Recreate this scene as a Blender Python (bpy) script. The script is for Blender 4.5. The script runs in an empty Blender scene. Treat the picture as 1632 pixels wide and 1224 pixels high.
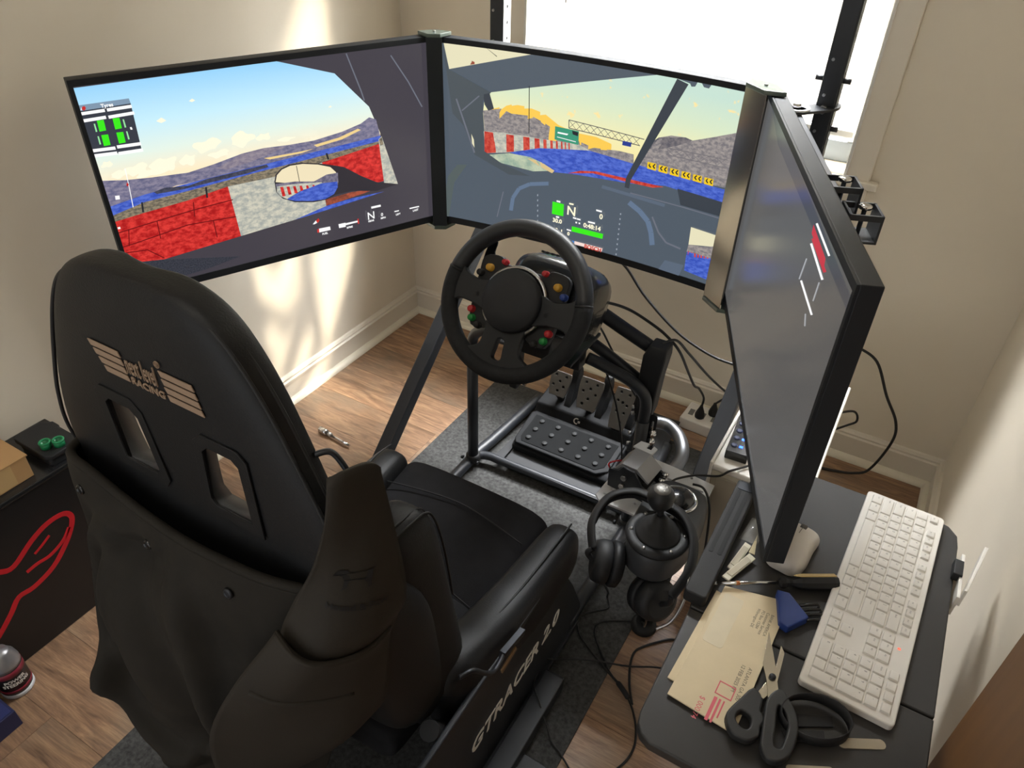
import bpy, bmesh, math, random
from mathutils import Vector, Matrix, Euler
import mathutils
random.seed(7)
R = math.radians
scene = bpy.context.scene
COL = scene.collection

# ------------------------------------------------------------------ camera
def cam_axes(yaw, pitch, roll):
    cy, sy, cp, sp = math.cos(yaw), math.sin(yaw), math.cos(pitch), math.sin(pitch)
    f = Vector((sy*cp, cy*cp, -sp)); r = Vector((cy, -sy, 0)); u = r.cross(f)
    c, s = math.cos(roll), math.sin(roll)
    return r*c+u*s, u*c-r*s, f
cam_data = bpy.data.cameras.new('camera')
cam_data.sensor_width = 36.0
cam_data.lens = 1191.0/1632.0*36.0
cam_data.clip_start = 0.02
cam = bpy.data.objects.new('camera', cam_data)
COL.objects.link(cam)
_r, _u, _f = cam_axes(R(-29.4145), R(36.6273), R(1.811))
cam.matrix_world = Matrix(((_r.x, _u.x, -_f.x, 1.6304), (_r.y, _u.y, -_f.y, -2.0877), (_r.z, _u.z, -_f.z, 1.575), (0, 0, 0, 1)))
scene.camera = cam

# ------------------------------------------------------------------ world, daylight, exposure
world = bpy.data.worlds.new('world'); scene.world = world
world.use_nodes = True
world.node_tree.nodes['Background'].inputs[0].default_value = (0.97, 0.985, 1.0, 1)
world.node_tree.nodes['Background'].inputs[1].default_value = 1.0
def area(name, loc, rot, sx, sy, power, color):
    d = bpy.data.lights.new(name, 'AREA'); d.shape = 'RECTANGLE'; d.size = sx; d.size_y = sy
    d.energy = power; d.color = color
    o = bpy.data.objects.new(name, d); COL.objects.link(o); o.location = loc; o.rotation_euler = rot
    return o
# bright sky above the yard, shining down through the window
sky = area('sky_daylight', (0.95, 1.00, 3.30), (0, 0, 0), 2.8, 1.1, 1550, (0.97, 0.985, 1.0))
sky.rotation_euler = (Vector((0.95, -0.55, 0.2))-sky.location).to_track_quat('-Z', 'Y').to_euler()
sun_d = bpy.data.lights.new('sun', 'SUN'); sun_d.energy = 8.0; sun_d.angle = R(4.0); sun_d.color = (1.0, 0.90, 0.72)
sun = bpy.data.objects.new('sun', sun_d); COL.objects.link(sun)
sun.rotation_euler = Vector((-1.5, -1.0, -1.56)).to_track_quat('-Z', 'Y').to_euler()
# added fill lamp with no fixture, behind and above the photographer
lamp_d = bpy.data.lights.new('fill_light', 'AREA'); lamp_d.shape = 'DISK'; lamp_d.size = 0.36
lamp_d.energy = 4.0; lamp_d.color = (1.0, 0.93, 0.82)
lamp = bpy.data.objects.new('fill_light', lamp_d); COL.objects.link(lamp); lamp.location = (1.0, -2.3, 2.36)
vs = scene.view_settings
vs.view_transform = 'Standard'; vs.look = 'None'; vs.gamma = 1.0; vs.exposure = 0.1
vs.use_curve_mapping = False

# ------------------------------------------------------------------ materials
def lin(c):
    c = c/255.0
    return c/12.92 if c <= 0.04045 else ((c+0.055)/1.055)**2.4
def rgb(r, g, b): return (lin(r), lin(g), lin(b), 1.0)
MATS = {}
def mat(name, col, rough=0.5, metal=0.0, var=0.0, vscale=30.0, bump=0.0, bscale=200.0, spec=0.5, coat=0.0, stretch=None, trans=0.0, alpha=1.0):
    if name in MATS: return MATS[name]
    m = bpy.data.materials.new(name); m.use_nodes = True
    nt = m.node_tree; b = nt.nodes['Principled BSDF']
    b.inputs['Base Color'].default_value = col
    b.inputs['Roughness'].default_value = rough
    b.inputs['Metallic'].default_value = metal
    b.inputs['Specular IOR Level'].default_value = spec
    b.inputs['Coat Weight'].default_value = coat
    b.inputs['Transmission Weight'].default_value = trans
    b.inputs['Alpha'].default_value = alpha
    tc = nt.nodes.new('ShaderNodeTexCoord'); src = tc.outputs['Object']
    if stretch:
        mp = nt.nodes.new('ShaderNodeMapping'); mp.inputs['Scale'].default_value = stretch
        nt.links.new(src, mp.inputs[0]); src = mp.outputs[0]
    n = nt.nodes.new('ShaderNodeTexNoise'); n.inputs['Scale'].default_value = vscale; n.inputs['Detail'].default_value = 5
    nt.links.new(src, n.inputs['Vector'])
    v = max(var, 0.02)
    mr = nt.nodes.new('ShaderNodeMapRange')
    mr.inputs['From Min'].default_value = 0.25; mr.inputs['From Max'].default_value = 0.75
    mr.inputs['To Min'].default_value = 1-v; mr.inputs['To Max'].default_value = 1+v
    nt.links.new(n.outputs[0], mr.inputs['Value'])
    mx = nt.nodes.new('ShaderNodeMix'); mx.data_type = 'RGBA'; mx.blend_type = 'MULTIPLY'; mx.inputs[0].default_value = 1.0
    mx.inputs[6].default_value = col
    nt.links.new(mr.outputs[0], mx.inputs[7]); nt.links.new(mx.outputs[2], b.inputs['Base Color'])
    if bump > 0:
        n2 = nt.nodes.new('ShaderNodeTexNoise'); n2.inputs['Scale'].default_value = bscale; n2.inputs['Detail'].default_value = 3
        nt.links.new(src, n2.inputs['Vector'])
        bp = nt.nodes.new('ShaderNodeBump'); bp.inputs['Strength'].default_value = bump; bp.inputs['Distance'].default_value = 0.002
        nt.links.new(n2.outputs[0], bp.inputs['Height']); nt.links.new(bp.outputs[0], b.inputs['Normal'])
    MATS[name] = m
    return m
def emis(name, col, strength=1.0, rough=0.25):
    if name in MATS: return MATS[name]
    m = bpy.data.materials.new(name); m.use_nodes = True
    b = m.node_tree.nodes['Principled BSDF']
    b.inputs['Base Color'].default_value = (0.01, 0.01, 0.01, 1); b.inputs['Roughness'].default_value = rough
    b.inputs['Emission Color'].default_value = col; b.inputs['Emission Strength'].default_value = strength
    MATS[name] = m
    return m

WALL = mat('wall_paint', rgb(229, 220, 203), 0.55, var=0.02, vscale=3, bump=0.05, bscale=90)
TRIM = mat('trim_paint', rgb(228, 220, 205), 0.40, var=0.015, vscale=4)
SHOE = mat('shoe_paint', rgb(234, 227, 208), 0.38, var=0.03, vscale=12)
CEIL = mat('ceiling_paint', rgb(235, 232, 225), 0.8)
SASH = mat('sash_vinyl', rgb(225, 224, 218), 0.4)
BLK = mat('black_powder_coat', rgb(40, 43, 48), 0.42, var=0.08, vscale=60, bump=0.05, bscale=600)  # black raised and blued: haze of the window glare put into the colour
BLKG = mat('black_gloss_plastic', rgb(22, 23, 25), 0.22, coat=0.2)
BLKP = mat('black_plastic', rgb(26, 27, 29), 0.6, bump=0.06, bscale=900)
BEZ = mat('monitor_bezel_plastic', rgb(34, 37, 41), 0.55, spec=0.35)  # bluish lift of the black paints in the window haze
GREYM = mat('dark_grey_steel', rgb(58, 60, 64), 0.42, metal=0.7, var=0.06)
STEEL = mat('brushed_steel', rgb(190, 190, 190), 0.28, metal=1.0, var=0.08, vscale=40)
CHROME = mat('chrome', rgb(215, 215, 215), 0.12, metal=1.0)
ALU = mat('light_grey_coated_steel', rgb(214, 216, 219), 0.36, metal=0.1, var=0.05, vscale=20)
LEATHER = mat('black_leatherette', rgb(22, 23, 25), 0.52, var=0.12, vscale=40, bump=0.18, bscale=420, spec=0.35)
FABRIC = mat('black_seat_fabric', rgb(32, 32, 34), 0.9, var=0.25, vscale=25, bump=0.3, bscale=900, spec=0.2)
CANVAS = mat('brown_waxed_canvas', rgb(36, 33, 28), 0.8, var=0.22, vscale=14, bump=0.15, bscale=700, spec=0.3)
PANELC = mat('brown_leather_panel', rgb(47, 43, 37), 0.7, var=0.10, vscale=10, bump=0.12, bscale=600, spec=0.3)
RUBBER = mat('black_rubber', rgb(24, 24, 25), 0.65, bump=0.05, bscale=500)
WHITE = mat('white_plastic', rgb(232, 228, 220), 0.35)
CREAM = mat('cream_plastic', rgb(205, 198, 180), 0.45)
WHITEP = mat('white_print', rgb(225, 222, 214), 0.6)
GREYP = mat('grey_print', rgb(120, 118, 114), 0.7)
RED = mat('red_paint', rgb(196, 26, 38), 0.5)
GREEN = mat('green_plastic', rgb(28, 132, 82), 0.45)
YEL = mat('ochre_button_plastic', rgb(206, 158, 52), 0.4)
REDB = mat('red_button_plastic', rgb(190, 40, 48), 0.4)
GRNB = mat('green_button_plastic', rgb(32, 140, 66), 0.4)
BLUEP = mat('blue_plastic', rgb(40, 66, 138), 0.45)
NAVY = mat('navy_card', rgb(36, 40, 74), 0.5)
PAPER = mat('envelope_paper', rgb(222, 206, 172), 0.7, var=0.05, vscale=25, bump=0.1, bscale=120)
WINF = mat('envelope_window_film', rgb(226, 214, 186), 0.25, var=0.04, vscale=30)
CARD = mat('corrugated_cardboard', rgb(176, 138, 92), 0.8, var=0.08, vscale=12)
DOORM = mat('brown_stained_wood', rgb(120, 84, 48), 0.5, var=0.18, vscale=6, stretch=(6, 6, 0.6))
DESK = mat('black_desk_laminate', rgb(47, 46, 45), 0.48, var=0.06, vscale=40, bump=0.08, bscale=700)
RUBMAT = mat('charcoal_carpet', rgb(74, 74, 73), 0.95, var=0.45, vscale=120, bump=0.5, bscale=500, spec=0.1)
CABLE = mat('black_cable', rgb(20, 20, 21), 0.45)
CLEAR = mat('clear_film', rgb(210, 210, 205), 0.12, alpha=0.35, spec=0.8)
FROST = mat('frosted_strip', rgb(190, 178, 155), 0.35, alpha=0.75)
PINK = mat('pink_ink', rgb(222, 110, 122), 0.7)
GRNCLIP = mat('grey_green_clip_plastic', rgb(96, 108, 100), 0.18, coat=0.3)
BLADE = mat('scissor_steel', rgb(205, 198, 182), 0.25, metal=0.85)
AMBER = mat('amber_handle', rgb(212, 184, 124), 0.25, coat=0.5)
SLAT = None

# ------------------------------------------------------------------ mesh helpers
class MB:
    """collects vertices and faces of one mesh"""
    def __init__(s): s.v = []; s.f = []; s.sm = []
    def add(s, vs, fs, smooth=False):
        o = len(s.v); s.v += [tuple(p) for p in vs]
        for q in fs: s.f.append([i+o for i in q]); s.sm.append(smooth)
        return s
    def box(s, x0, y0, z0, x1, y1, z1, M=None):
        vs = [Vector(p) for p in ((x0,y0,z0),(x1,y0,z0),(x1,y1,z0),(x0,y1,z0),(x0,y0,z1),(x1,y0,z1),(x1,y1,z1),(x0,y1,z1))]
        if M: vs = [M @ p for p in vs]
        return s.add(vs, [(0,3,2,1),(4,5,6,7),(0,1,5,4),(1,2,6,5),(2,3,7,6),(3,0,4,7)])
    def prism(s, pts, a, b, fn):
        """pts 2D outline (ccw), fn(u,v,w) -> 3D, extruded w from a to b"""
        n = len(pts); vs = [fn(u, v, a) for u, v in pts]+[fn(u, v, b) for u, v in pts]
        return s.add(vs, [list(range(n))[::-1], list(range(n, 2*n))]+[(i, (i+1) % n, n+(i+1) % n, n+i) for i in range(n)])
    def cyl(s, a, b, r0, r1=None, n=16, cap=True, smooth=True):
        a = Vector(a); b = Vector(b); r1 = r0 if r1 is None else r1
        d = (b-a).normalized(); x = d.orthogonal().normalized(); y = d.cross(x)
        vs = []
        for c, r in ((a, r0), (b, r1)):
            vs += [c+(x*math.cos(2*math.pi*i/n)+y*math.sin(2*math.pi*i/n))*r for i in range(n)]
        s.add(vs, [(i, (i+1) % n, n+(i+1) % n, n+i) for i in range(n)], smooth)
        if cap: s.add(vs, [list(range(n))[::-1], list(range(n, 2*n))])
        return s
    def beam(s, a, b, w, h, up=(0, 0, 1)):
        a = Vector(a); b = Vector(b); d = (b-a).normalized(); x = d.cross(Vector(up)).normalized(); y = x.cross(d)
        vs = []
        for c in (a, b):
            for i, j in ((-1,-1),(1,-1),(1,1),(-1,1)): vs.append(c+x*(i*w/2)+y*(j*h/2))
        return s.add(vs, [(0,1,2,3),(7,6,5,4),(0,4,5,1),(1,5,6,2),(2,6,7,3),(3,7,4,0)])
    def tube(s, pts, r, n=10, smooth=True, steps=8, closed=False, flat=1.0):
        P = spline(pts, steps, closed) if steps > 1 else [Vector(p) for p in pts]
        rings = []; m = len(P); prev = None
        for i, p in enumerate(P):
            if closed: t = (P[(i+1) % m]-P[i-1]).normalized()
            else: t = (P[min(i+1, m-1)]-P[max(i-1, 0)]).normalized()
            if prev is None: x = t.orthogonal().normalized()
            else:
                x = (prev-t*prev.dot(t))
                x = x.normalized() if x.length > 1e-6 else t.orthogonal().normalized()
            prev = x; y = t.cross(x)
            rr = r[i*(len(r)-1)//max(m-1, 1)] if isinstance(r, (list, tuple)) else r
            rings.append([p+x*math.cos(2*math.pi*k/n)*rr+y*math.sin(2*math.pi*k/n)*rr*flat for k in range(n)])
        vs = [q for g in rings for q in g]; fs = []
        for i in range(m if closed else m-1):
            j = (i+1) % m
            for k in range(n): fs.append((i*n+k, i*n+(k+1) % n, j*n+(k+1) % n, j*n+k))
        s.add(vs, fs, smooth)
        if not closed: s.add(vs, [list(range(n))[::-1], list(range((m-1)*n, m*n))])
        return s
    def lathe(s, prof, c=(0, 0, 0), M=None, n=24, smooth=True):
        """prof: (radius, height) pairs about local z"""
        vs = []; fs = []; c = Vector(c)
        for r_, h in prof:
            for k in range(n):
                p = Vector((r_*math.cos(2*math.pi*k/n), r_*math.sin(2*math.pi*k/n), h))
                vs.append((M @ p if M else p)+c)
        for i in range(len(prof)-1):
            for k in range(n): fs.append((i*n+k, i*n+(k+1) % n, (i+1)*n+(k+1) % n, (i+1)*n+k))
        s.add(vs, fs, smooth)
        s.add(vs, [list(range(n))[::-1], list(range((len(prof)-1)*n, len(prof)*n))])
        return s
    def loft(s, rings, smooth=True, cap=True):
        n = len(rings[0]); vs = [q for g in rings for q in g]; fs = []
        for i in range(len(rings)-1):
            for k in range(n): fs.append((i*n+k, i*n+(k+1) % n, (i+1)*n+(k+1) % n, (i+1)*n+k))
        s.add(vs, fs, smooth)
        if cap: s.add(vs, [list(range(n))[::-1], list(range((len(rings)-1)*n, len(rings)*n))], smooth)
        return s
    def grid(s, fn, nu, nv, smooth=True):
        vs = [fn(i/nu, j/nv) for j in range(nv+1) for i in range(nu+1)]
        return s.add(vs, [(j*(nu+1)+i, j*(nu+1)+i+1, (j+1)*(nu+1)+i+1, (j+1)*(nu+1)+i) for j in range(nv) for i in range(nu)], smooth)
    def mesh(s, name, bev=0.0, seg=2, sub=0, angle=35):
        me = bpy.data.meshes.new(name); me.from_pydata(s.v, [], s.f)
        bm = bmesh.new(); bm.from_mesh(me)
        for f, q in zip(bm.faces, s.sm): f.smooth = q
        bmesh.ops.remove_doubles(bm, verts=bm.verts, dist=1e-5)
        bmesh.ops.recalc_face_normals(bm, faces=bm.faces)
        if bev > 0:
            ed = [e for e in bm.edges if len(e.link_faces) == 2 and e.calc_face_angle(0) > R(angle)]
            bmesh.ops.bevel(bm, geom=ed, offset=bev, segments=seg, affect='EDGES', profile=0.6, clamp_overlap=True)
            for f in bm.faces: f.smooth = True
        bm.to_mesh(me); bm.free(); me.update()
        return me
    def obj(s, name, m, parent=None, bev=0.0, seg=2, sub=0, angle=35):
        me = s.mesh(name, bev, seg, sub, angle)
        return link(name, me, m, parent, sub, bev > 0)
def link(name, me, m, parent=None, sub=0, wn=False):
    if m and not me.materials: me.materials.append(m)
    o = bpy.data.objects.new(name, me); COL.objects.link(o)
    if parent: o.parent = parent; o.matrix_parent_inverse = world_of(parent).inverted()
    if sub:
        md = o.modifiers.new('subsurf', 'SUBSURF'); md.levels = sub; md.render_levels = sub
    if wn:
        md = o.modifiers.new('weighted_normal', 'WEIGHTED_NORMAL'); md.keep_sharp = True
    return o
def world_of(o):
    M = o.matrix_basis.copy()
    return world_of(o.parent) @ o.matrix_parent_inverse @ M if o.parent else M
def spline(pts, steps, closed=False):
    P = [Vector(p) for p in pts]; n = len(P); out = []
    rng = range(n) if closed else range(n-1)
    for i in rng:
        if closed: a, b, c, d = P[i-1], P[i], P[(i+1) % n], P[(i+2) % n]
        else: a, b, c, d = P[max(i-1, 0)], P[i], P[i+1], P[min(i+2, n-1)]
        for k in range(steps):
            t = k/steps
            out.append(0.5*((2*b)+(c-a)*t+(2*a-5*b+4*c-d)*t*t+(3*b-a-3*c+d)*t**3))
    if not closed: out.append(P[-1])
    return out
def thing(name, label, cat, loc=(0, 0, 0), rot=(0, 0, 0), group=None):
    o = bpy.data.objects.new(name, None); COL.objects.link(o); o.empty_display_size = 0.05
    o.location = loc; o.rotation_euler = rot
    return tag(o, label, cat, group)
def tag(o, label, cat, group=None):
    o['label'] = label; o['category'] = cat
    if group: o['group'] = group
    return o
def struct(o, label=None):
    o['kind'] = 'structure'
    if label: o['label'] = label
    return o
def shape2d(outer, holes=(), depth=0.004, bev=0.0, res=2):
    """flat plate with holes, lying in local xy, thickness along z; outlines are point lists (smoothed by the caller)"""
    cu = bpy.data.curves.new('plate', 'CURVE'); cu.dimensions = '2D'; cu.fill_mode = 'BOTH'
    cu.extrude = depth/2; cu.bevel_depth = bev; cu.bevel_resolution = res
    for pts in [outer]+list(holes):
        sp = cu.splines.new('POLY'); sp.points.add(len(pts)-1); sp.use_cyclic_u = True
        for q, p in zip(sp.points, pts): q.co = (p[0], p[1], 0, 1)
    o = bpy.data.objects.new('plate_tmp', cu); COL.objects.link(o)
    bpy.context.view_layer.update()
    me = bpy.data.meshes.new_from_object(o.evaluated_get(bpy.context.evaluated_depsgraph_get()))
    bpy.data.objects.remove(o); bpy.data.curves.remove(cu)
    return me
def text_mesh(txt, size, depth=0.0004, align='LEFT', shear=0.0, sx=1.0, bold=0.0, space=1.0):
    cu = bpy.data.curves.new('txt', 'FONT'); cu.body = txt; cu.size = size; cu.extrude = depth/2; cu.align_x = align
    cu.shear = shear; cu.offset = bold; cu.space_character = space; cu.resolution_u = 3
    o = bpy.data.objects.new('txt_tmp', cu); COL.objects.link(o)
    bpy.context.view_layer.update()
    me = bpy.data.meshes.new_from_object(o.evaluated_get(bpy.context.evaluated_depsgraph_get()))
    bpy.data.objects.remove(o); bpy.data.curves.remove(cu)
    if sx != 1.0:
        for v in me.vertices: v.co.x *= sx
    return me
def place(name, me, m, parent, origin, ex, ey, sub=0):
    """put a mesh made in local xy into the world: x along ex, y along ey"""
    ex = Vector(ex).normalized(); ey = Vector(ey); ey = (ey-ex*ey.dot(ex)).normalized(); ez = ex.cross(ey)
    M = Matrix(((ex.x, ey.x, ez.x, origin[0]), (ex.y, ey.y, ez.y, origin[1]), (ex.z, ey.z, ez.z, origin[2]), (0, 0, 0, 1)))
    me.transform(M)
    me.update()
    return link(name, me, m, parent, sub)
def rrect(x0, y0, x1, y1, r, n=4):
    pts = []
    for cx, cy, a in ((x1-r, y0+r, -90), (x1-r, y1-r, 0), (x0+r, y1-r, 90), (x0+r, y0+r, 180)):
        for k in range(n+1):
            t = R(a+90*k/n); pts.append((cx+r*math.cos(t), cy+r*math.sin(t)))
    return pts
def circ2(cx, cy, r, n=16, ry=None): return [(cx+r*math.cos(2*math.pi*k/n), cy+(ry or r)*math.sin(2*math.pi*k/n)) for k in range(n)]
def smooth2(pts, steps=5): return [(p.x, p.y) for p in spline([(a, b, 0) for a, b in pts], steps, True)]
XYZ = lambda u, v, w: (u, v, w)

# ------------------------------------------------------------------ the room
RW, RH, RY = 1.938, 2.45, -3.2
def wood_material():
    m = bpy.data.materials.new('vinyl_plank_wood'); m.use_nodes = True; nt = m.node_tree; b = nt.nodes['Principled BSDF']
    N = nt.nodes.new; Lk = nt.links.new
    tc = N('ShaderNodeTexCoord'); oi = N('ShaderNodeObjectInfo')
    cmb = N('ShaderNodeCombineXYZ'); mul = N('ShaderNodeMath'); mul.operation = 'MULTIPLY'; mul.inputs[1].default_value = 37.0
    Lk(oi.outputs['Random'], mul.inputs[0]); Lk(mul.outputs[0], cmb.inputs[0]); Lk(mul.outputs[0], cmb.inputs[1])
    ad = N('ShaderNodeVectorMath'); ad.operation = 'ADD'; Lk(tc.outputs['Object'], ad.inputs[0]); Lk(cmb.outputs[0], ad.inputs[1])
    mp = N('ShaderNodeMapping'); mp.inputs['Scale'].default_value = (2.2, 16, 1); Lk(ad.outputs[0], mp.inputs[0])
    n1 = N('ShaderNodeTexNoise'); n1.inputs['Scale'].default_value = 2.2; n1.inputs['Detail'].default_value = 8; n1.inputs['Roughness'].default_value = 0.62; n1.inputs['Distortion'].default_value = 1.6
    Lk(mp.outputs[0], n1.inputs['Vector'])
    mp2 = N('ShaderNodeMapping'); mp2.inputs['Scale'].default_value = (5, 70, 1); Lk(ad.outputs[0], mp2.inputs[0])
    n2 = N('ShaderNodeTexNoise'); n2.inputs['Scale'].default_value = 5; n2.inputs['Detail'].default_value = 6; Lk(mp2.outputs[0], n2.inputs['Vector'])
    n3 = N('ShaderNodeTexNoise'); n3.inputs['Scale'].default_value = 4.5; n3.inputs['Detail'].default_value = 3; Lk(ad.outputs[0], n3.inputs['Vector'])
    cr = N('ShaderNodeValToRGB'); e = cr.color_ramp.elements
    e[0].position = 0.25; e[0].color = rgb(104, 80, 62); e[1].position = 0.75; e[1].color = rgb(190, 154, 118)
    k = cr.color_ramp.elements.new(0.5); k.color = rgb(152, 119, 93)
    Lk(n1.outputs[0], cr.inputs[0])
    mx = N('ShaderNodeMix'); mx.data_type = 'RGBA'; mx.blend_type = 'MULTIPLY'; mx.inputs[0].default_value = 0.55
    r2 = N('ShaderNodeMapRange'); r2.inputs['From Min'].default_value = 0.3; r2.inputs['From Max'].default_value = 0.7; r2.inputs['To Min'].default_value = 0.55; r2.inputs['To Max'].default_value = 1.25
    Lk(n2.outputs[0], r2.inputs[0]); Lk(cr.outputs[0], mx.inputs[6]); Lk(r2.outputs[0], mx.inputs[7])
    mx2 = N('ShaderNodeMix'); mx2.data_type = 'RGBA'; mx2.blend_type = 'MIX'; mx2.inputs[7].default_value = rgb(128, 120, 106)
    r3 = N('ShaderNodeMapRange'); r3.inputs['From Min'].default_value = 0.5; r3.inputs['From Max'].default_value = 0.75; r3.inputs['To Max'].default_value = 0.6
    Lk(n3.outputs[0], r3.inputs[0]); Lk(r3.outputs[0], mx2.inputs[0]); Lk(mx.outputs[2], mx2.inputs[6])
    hv = N('ShaderNodeHueSaturation'); rv = N('ShaderNodeMapRange'); rv.inputs['To Min'].default_value = 0.78; rv.inputs['To Max'].default_value = 1.12
    Lk(oi.outputs['Random'], rv.inputs[0]); Lk(rv.outputs[0], hv.inputs['Value']); Lk(mx2.outputs[2], hv.inputs['Color'])
    Lk(hv.outputs[0], b.inputs['Base Color']); b.inputs['Roughness'].default_value = 0.42
    bp = N('ShaderNodeBump'); bp.inputs['Strength'].default_value = 0.15; bp.inputs['Distance'].default_value = 0.001
    Lk(n2.outputs[0], bp.inputs['Height']); Lk(bp.outputs[0], b.inputs['Normal'])
    return m
WOOD = wood_material()
GAP = mat('floor_joint', rgb(52, 40, 32), 0.8)
floor = struct(MB().box(-0.1, RY-0.1, -0.06, RW+0.1, 0.1, -0.006).obj('floor', GAP), 'brown wood-look vinyl plank floor')
PW = 0.152
row = 0; y = 0.0
while y > RY:
    x = -((row*0.47) % 1.2)
    while x < RW:
        a, b_ = max(x, 0), min(x+1.2, RW)
        if b_-a > 0.02:
            MB().box(a+0.0004, max(y-PW, RY)+0.0004, -0.006, b_-0.0004, y-0.0004, 0.0).obj('plank', WOOD, floor)
        x += 1.2
    y -= PW; row += 1
T = 0.12
struct(MB().box(-T, RY, 0, 0, T, RH).obj('wall_left', WALL), 'beige painted left wall')
struct(MB().box(RW, RY, 0, RW+T, T, RH).obj('wall_right', WALL), 'beige painted right wall')
WX0, WX1, WZ0, WZ1 = 0.470, 1.436, 0.868, 2.05
bw = MB()
bw.box(0, 0, 0, WX0, T, RH); bw.box(WX1, 0, 0, RW, T, RH); bw.box(WX0, 0, 0, WX1, T, WZ0-0.019); bw.box(WX0, 0, WZ1, WX1, T, RH)
struct(bw.obj('wall_back', WALL), 'beige painted wall with the window')
fw = MB(); fw.box(0, RY-T, 0, 0.25, RY, RH); fw.box(1.70, RY-T, 0, RW, RY, RH); fw.box(0.25, RY-T, 2.20, 1.70, RY, RH)
struct(fw.obj('wall_front', WALL))
struct(MB().box(-T, RY-T, RH, RW+T, T, RH+0.1).obj('ceiling', CEIL))
# baseboards with a bead on top, and quarter-round shoes
BBH = 0.104
prof = [(0, 0), (0.013, 0), (0.013, BBH-0.030), (0.017, BBH-0.027), (0.017, BBH-0.019), (0.010, BBH-0.016), (0.012, BBH-0.009), (0.007, BBH-0.002), (0, BBH)]
shoe = [(0.013, 0)]+[(0.013+0.019*math.cos(R(a)), 0.019*math.sin(R(a))) for a in range(0, 91, 15)]
def along(pr, m, name, fn, a, b, lab=None):
    return struct(MB().prism(pr, a, b, fn).obj(name, m), lab)
along(prof, TRIM, 'baseboard_left', lambda u, v, w: (u, w, v), RY, 0, 'beaded baseboard of the left wall')
along(prof, TRIM, 'baseboard_back', lambda u, v, w: (w, -u, v), 0, RW, 'beaded baseboard under the window')
along(prof, TRIM, 'baseboard_right', lambda u, v, w: (RW-u, w, v), RY, 0, 'beaded baseboard of the right wall')
along(shoe, SHOE, 'trim_1', lambda u, v, w: (u, w, v), RY, -0.013, 'cream quarter-round shoe of the left wall')
along(shoe, SHOE, 'trim_2', lambda u, v, w: (w, -u, v), 0.013, RW-0.013, 'cream quarter-round shoe under the window')
along(shoe, SHOE, 'trim_3', lambda u, v, w: (RW-u, w, v), RY, -0.013, 'cream quarter-round shoe of the right wall')

# window: casing, stool, apron, sash, panes
win = bpy.data.objects.new('window_1', None); COL.objects.link(win); win.location = (0.953, 0, WZ0); struct(win, 'bright window behind the monitors')
for x0, x1 in ((WX0-0.062, WX0), (WX1, WX1+0.062)):
    MB().box(x0, -0.016, WZ0-0.012, x1, 0.0, WZ1+0.06).obj('casing', TRIM, win, bev=0.004)
    xi = x1 if x0 < 0.9 else x0
    MB().box(xi-0.004, -0.020, WZ0-0.012, xi+0.004, 0.001, WZ1).obj('casing_bead', SASH, win, bev=0.0015)
MB().box(WX0, -0.016, WZ1, WX1, 0.0, WZ1+0.06).obj('casing', TRIM, win, bev=0.004)
MB().box(WX0-0.07, -0.030, WZ0-0.019, WX1+0.085, 0.0, WZ0).box(WX0, 0.0, WZ0-0.019, WX1, 0.119, WZ0).obj('sill', TRIM, win, bev=0.004)
MB().box(WX0-0.062, -0.014, WZ0-0.080, WX1+0.062, 0.0, WZ0-0.020).obj('apron', TRIM, win, bev=0.003)
MB().box(WX0, 0.095, WZ0, WX1, 0.118, WZ0+0.055).obj('bottom_rail', mat('grey_sash', rgb(120, 126, 130), 0.5), win, bev=0.003)
MB().box(WX0, 0.095, 1.45, WX1, 0.118, 1.49).obj('meeting_rail', SASH, win, bev=0.003)
for x in (WX0, WX1-0.03): MB().box(x, 0.095, WZ0+0.055, x+0.03, 0.118, WZ1).obj('stile', SASH, win, bev=0.003)
GLASS = mat('window_glass', (1, 1, 1, 1), 0.0, trans=1.0, alpha=0.08)
for z0, z1 in ((WZ0+0.055, 1.45), (1.49, WZ1)): MB().box(WX0+0.03, 0.105, z0, WX1-0.03, 0.108, z1).obj('pane', GLASS, win)

# mini blind, slats tilted half open
SLAT = bpy.data.materials.new('white_vinyl_slat'); SLAT.use_nodes = True
_nt = SLAT.node_tree; _b = _nt.nodes['Principled BSDF']; _b.inputs['Base Color'].default_value = rgb(240, 238, 230); _b.inputs['Roughness'].default_value = 0.5
_t = _nt.nodes.new('ShaderNodeBsdfTranslucent'); _t.inputs[0].default_value = rgb(255, 250, 238)
_mx = _nt.nodes.new('ShaderNodeMixShader'); _mx.inputs[0].default_value = 0.5
_nt.links.new(_b.outputs[0], _mx.inputs[1]); _nt.links.new(_t.outputs[0], _mx.inputs[2]); _nt.links.new(_mx.outputs[0], _nt.nodes['Material Output'].inputs[0])
blind = thing('window_blind', 'white mini blind lowered in front of the window glass', 'blind', (0.953, 0.05, 0.955))
MB().box(WX0+0.012, 0.036, 0.950, WX1-0.012, 0.062, 0.968).obj('bottom_bar', SASH, blind, bev=0.003)
MB().box(WX0+0.008, 0.030, 2.01, WX1-0.008, 0.068, 2.045).obj('head_rail', SASH, blind, bev=0.003)
sl = MB()
def slat_pt(u, v):
    x = WX0+0.012+(WX1-WX0-0.024)*u; w = (v-0.5)*0.025
    return (x, w*math.cos(R(60)), w*math.sin(R(60))+0.0022*(1-(2*v-1)**2))
slat_me = MB().grid(slat_pt, 1, 4).mesh('slat'); slat_me.materials.append(SLAT)
z = 0.985
while z < 2.0:
    o = bpy.data.objects.new('slat', slat_me); COL.objects.link(o); o.parent = blind; o.location = (-0.953, 0.0, z-0.955)
    z += 0.0222
for x in (0.56, 1.34): MB().cyl((x, 0.034, 0.955), (x, 0.034, 2.01), 0.0008, n=5).obj('ladder_cord', SASH, blind)
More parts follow.
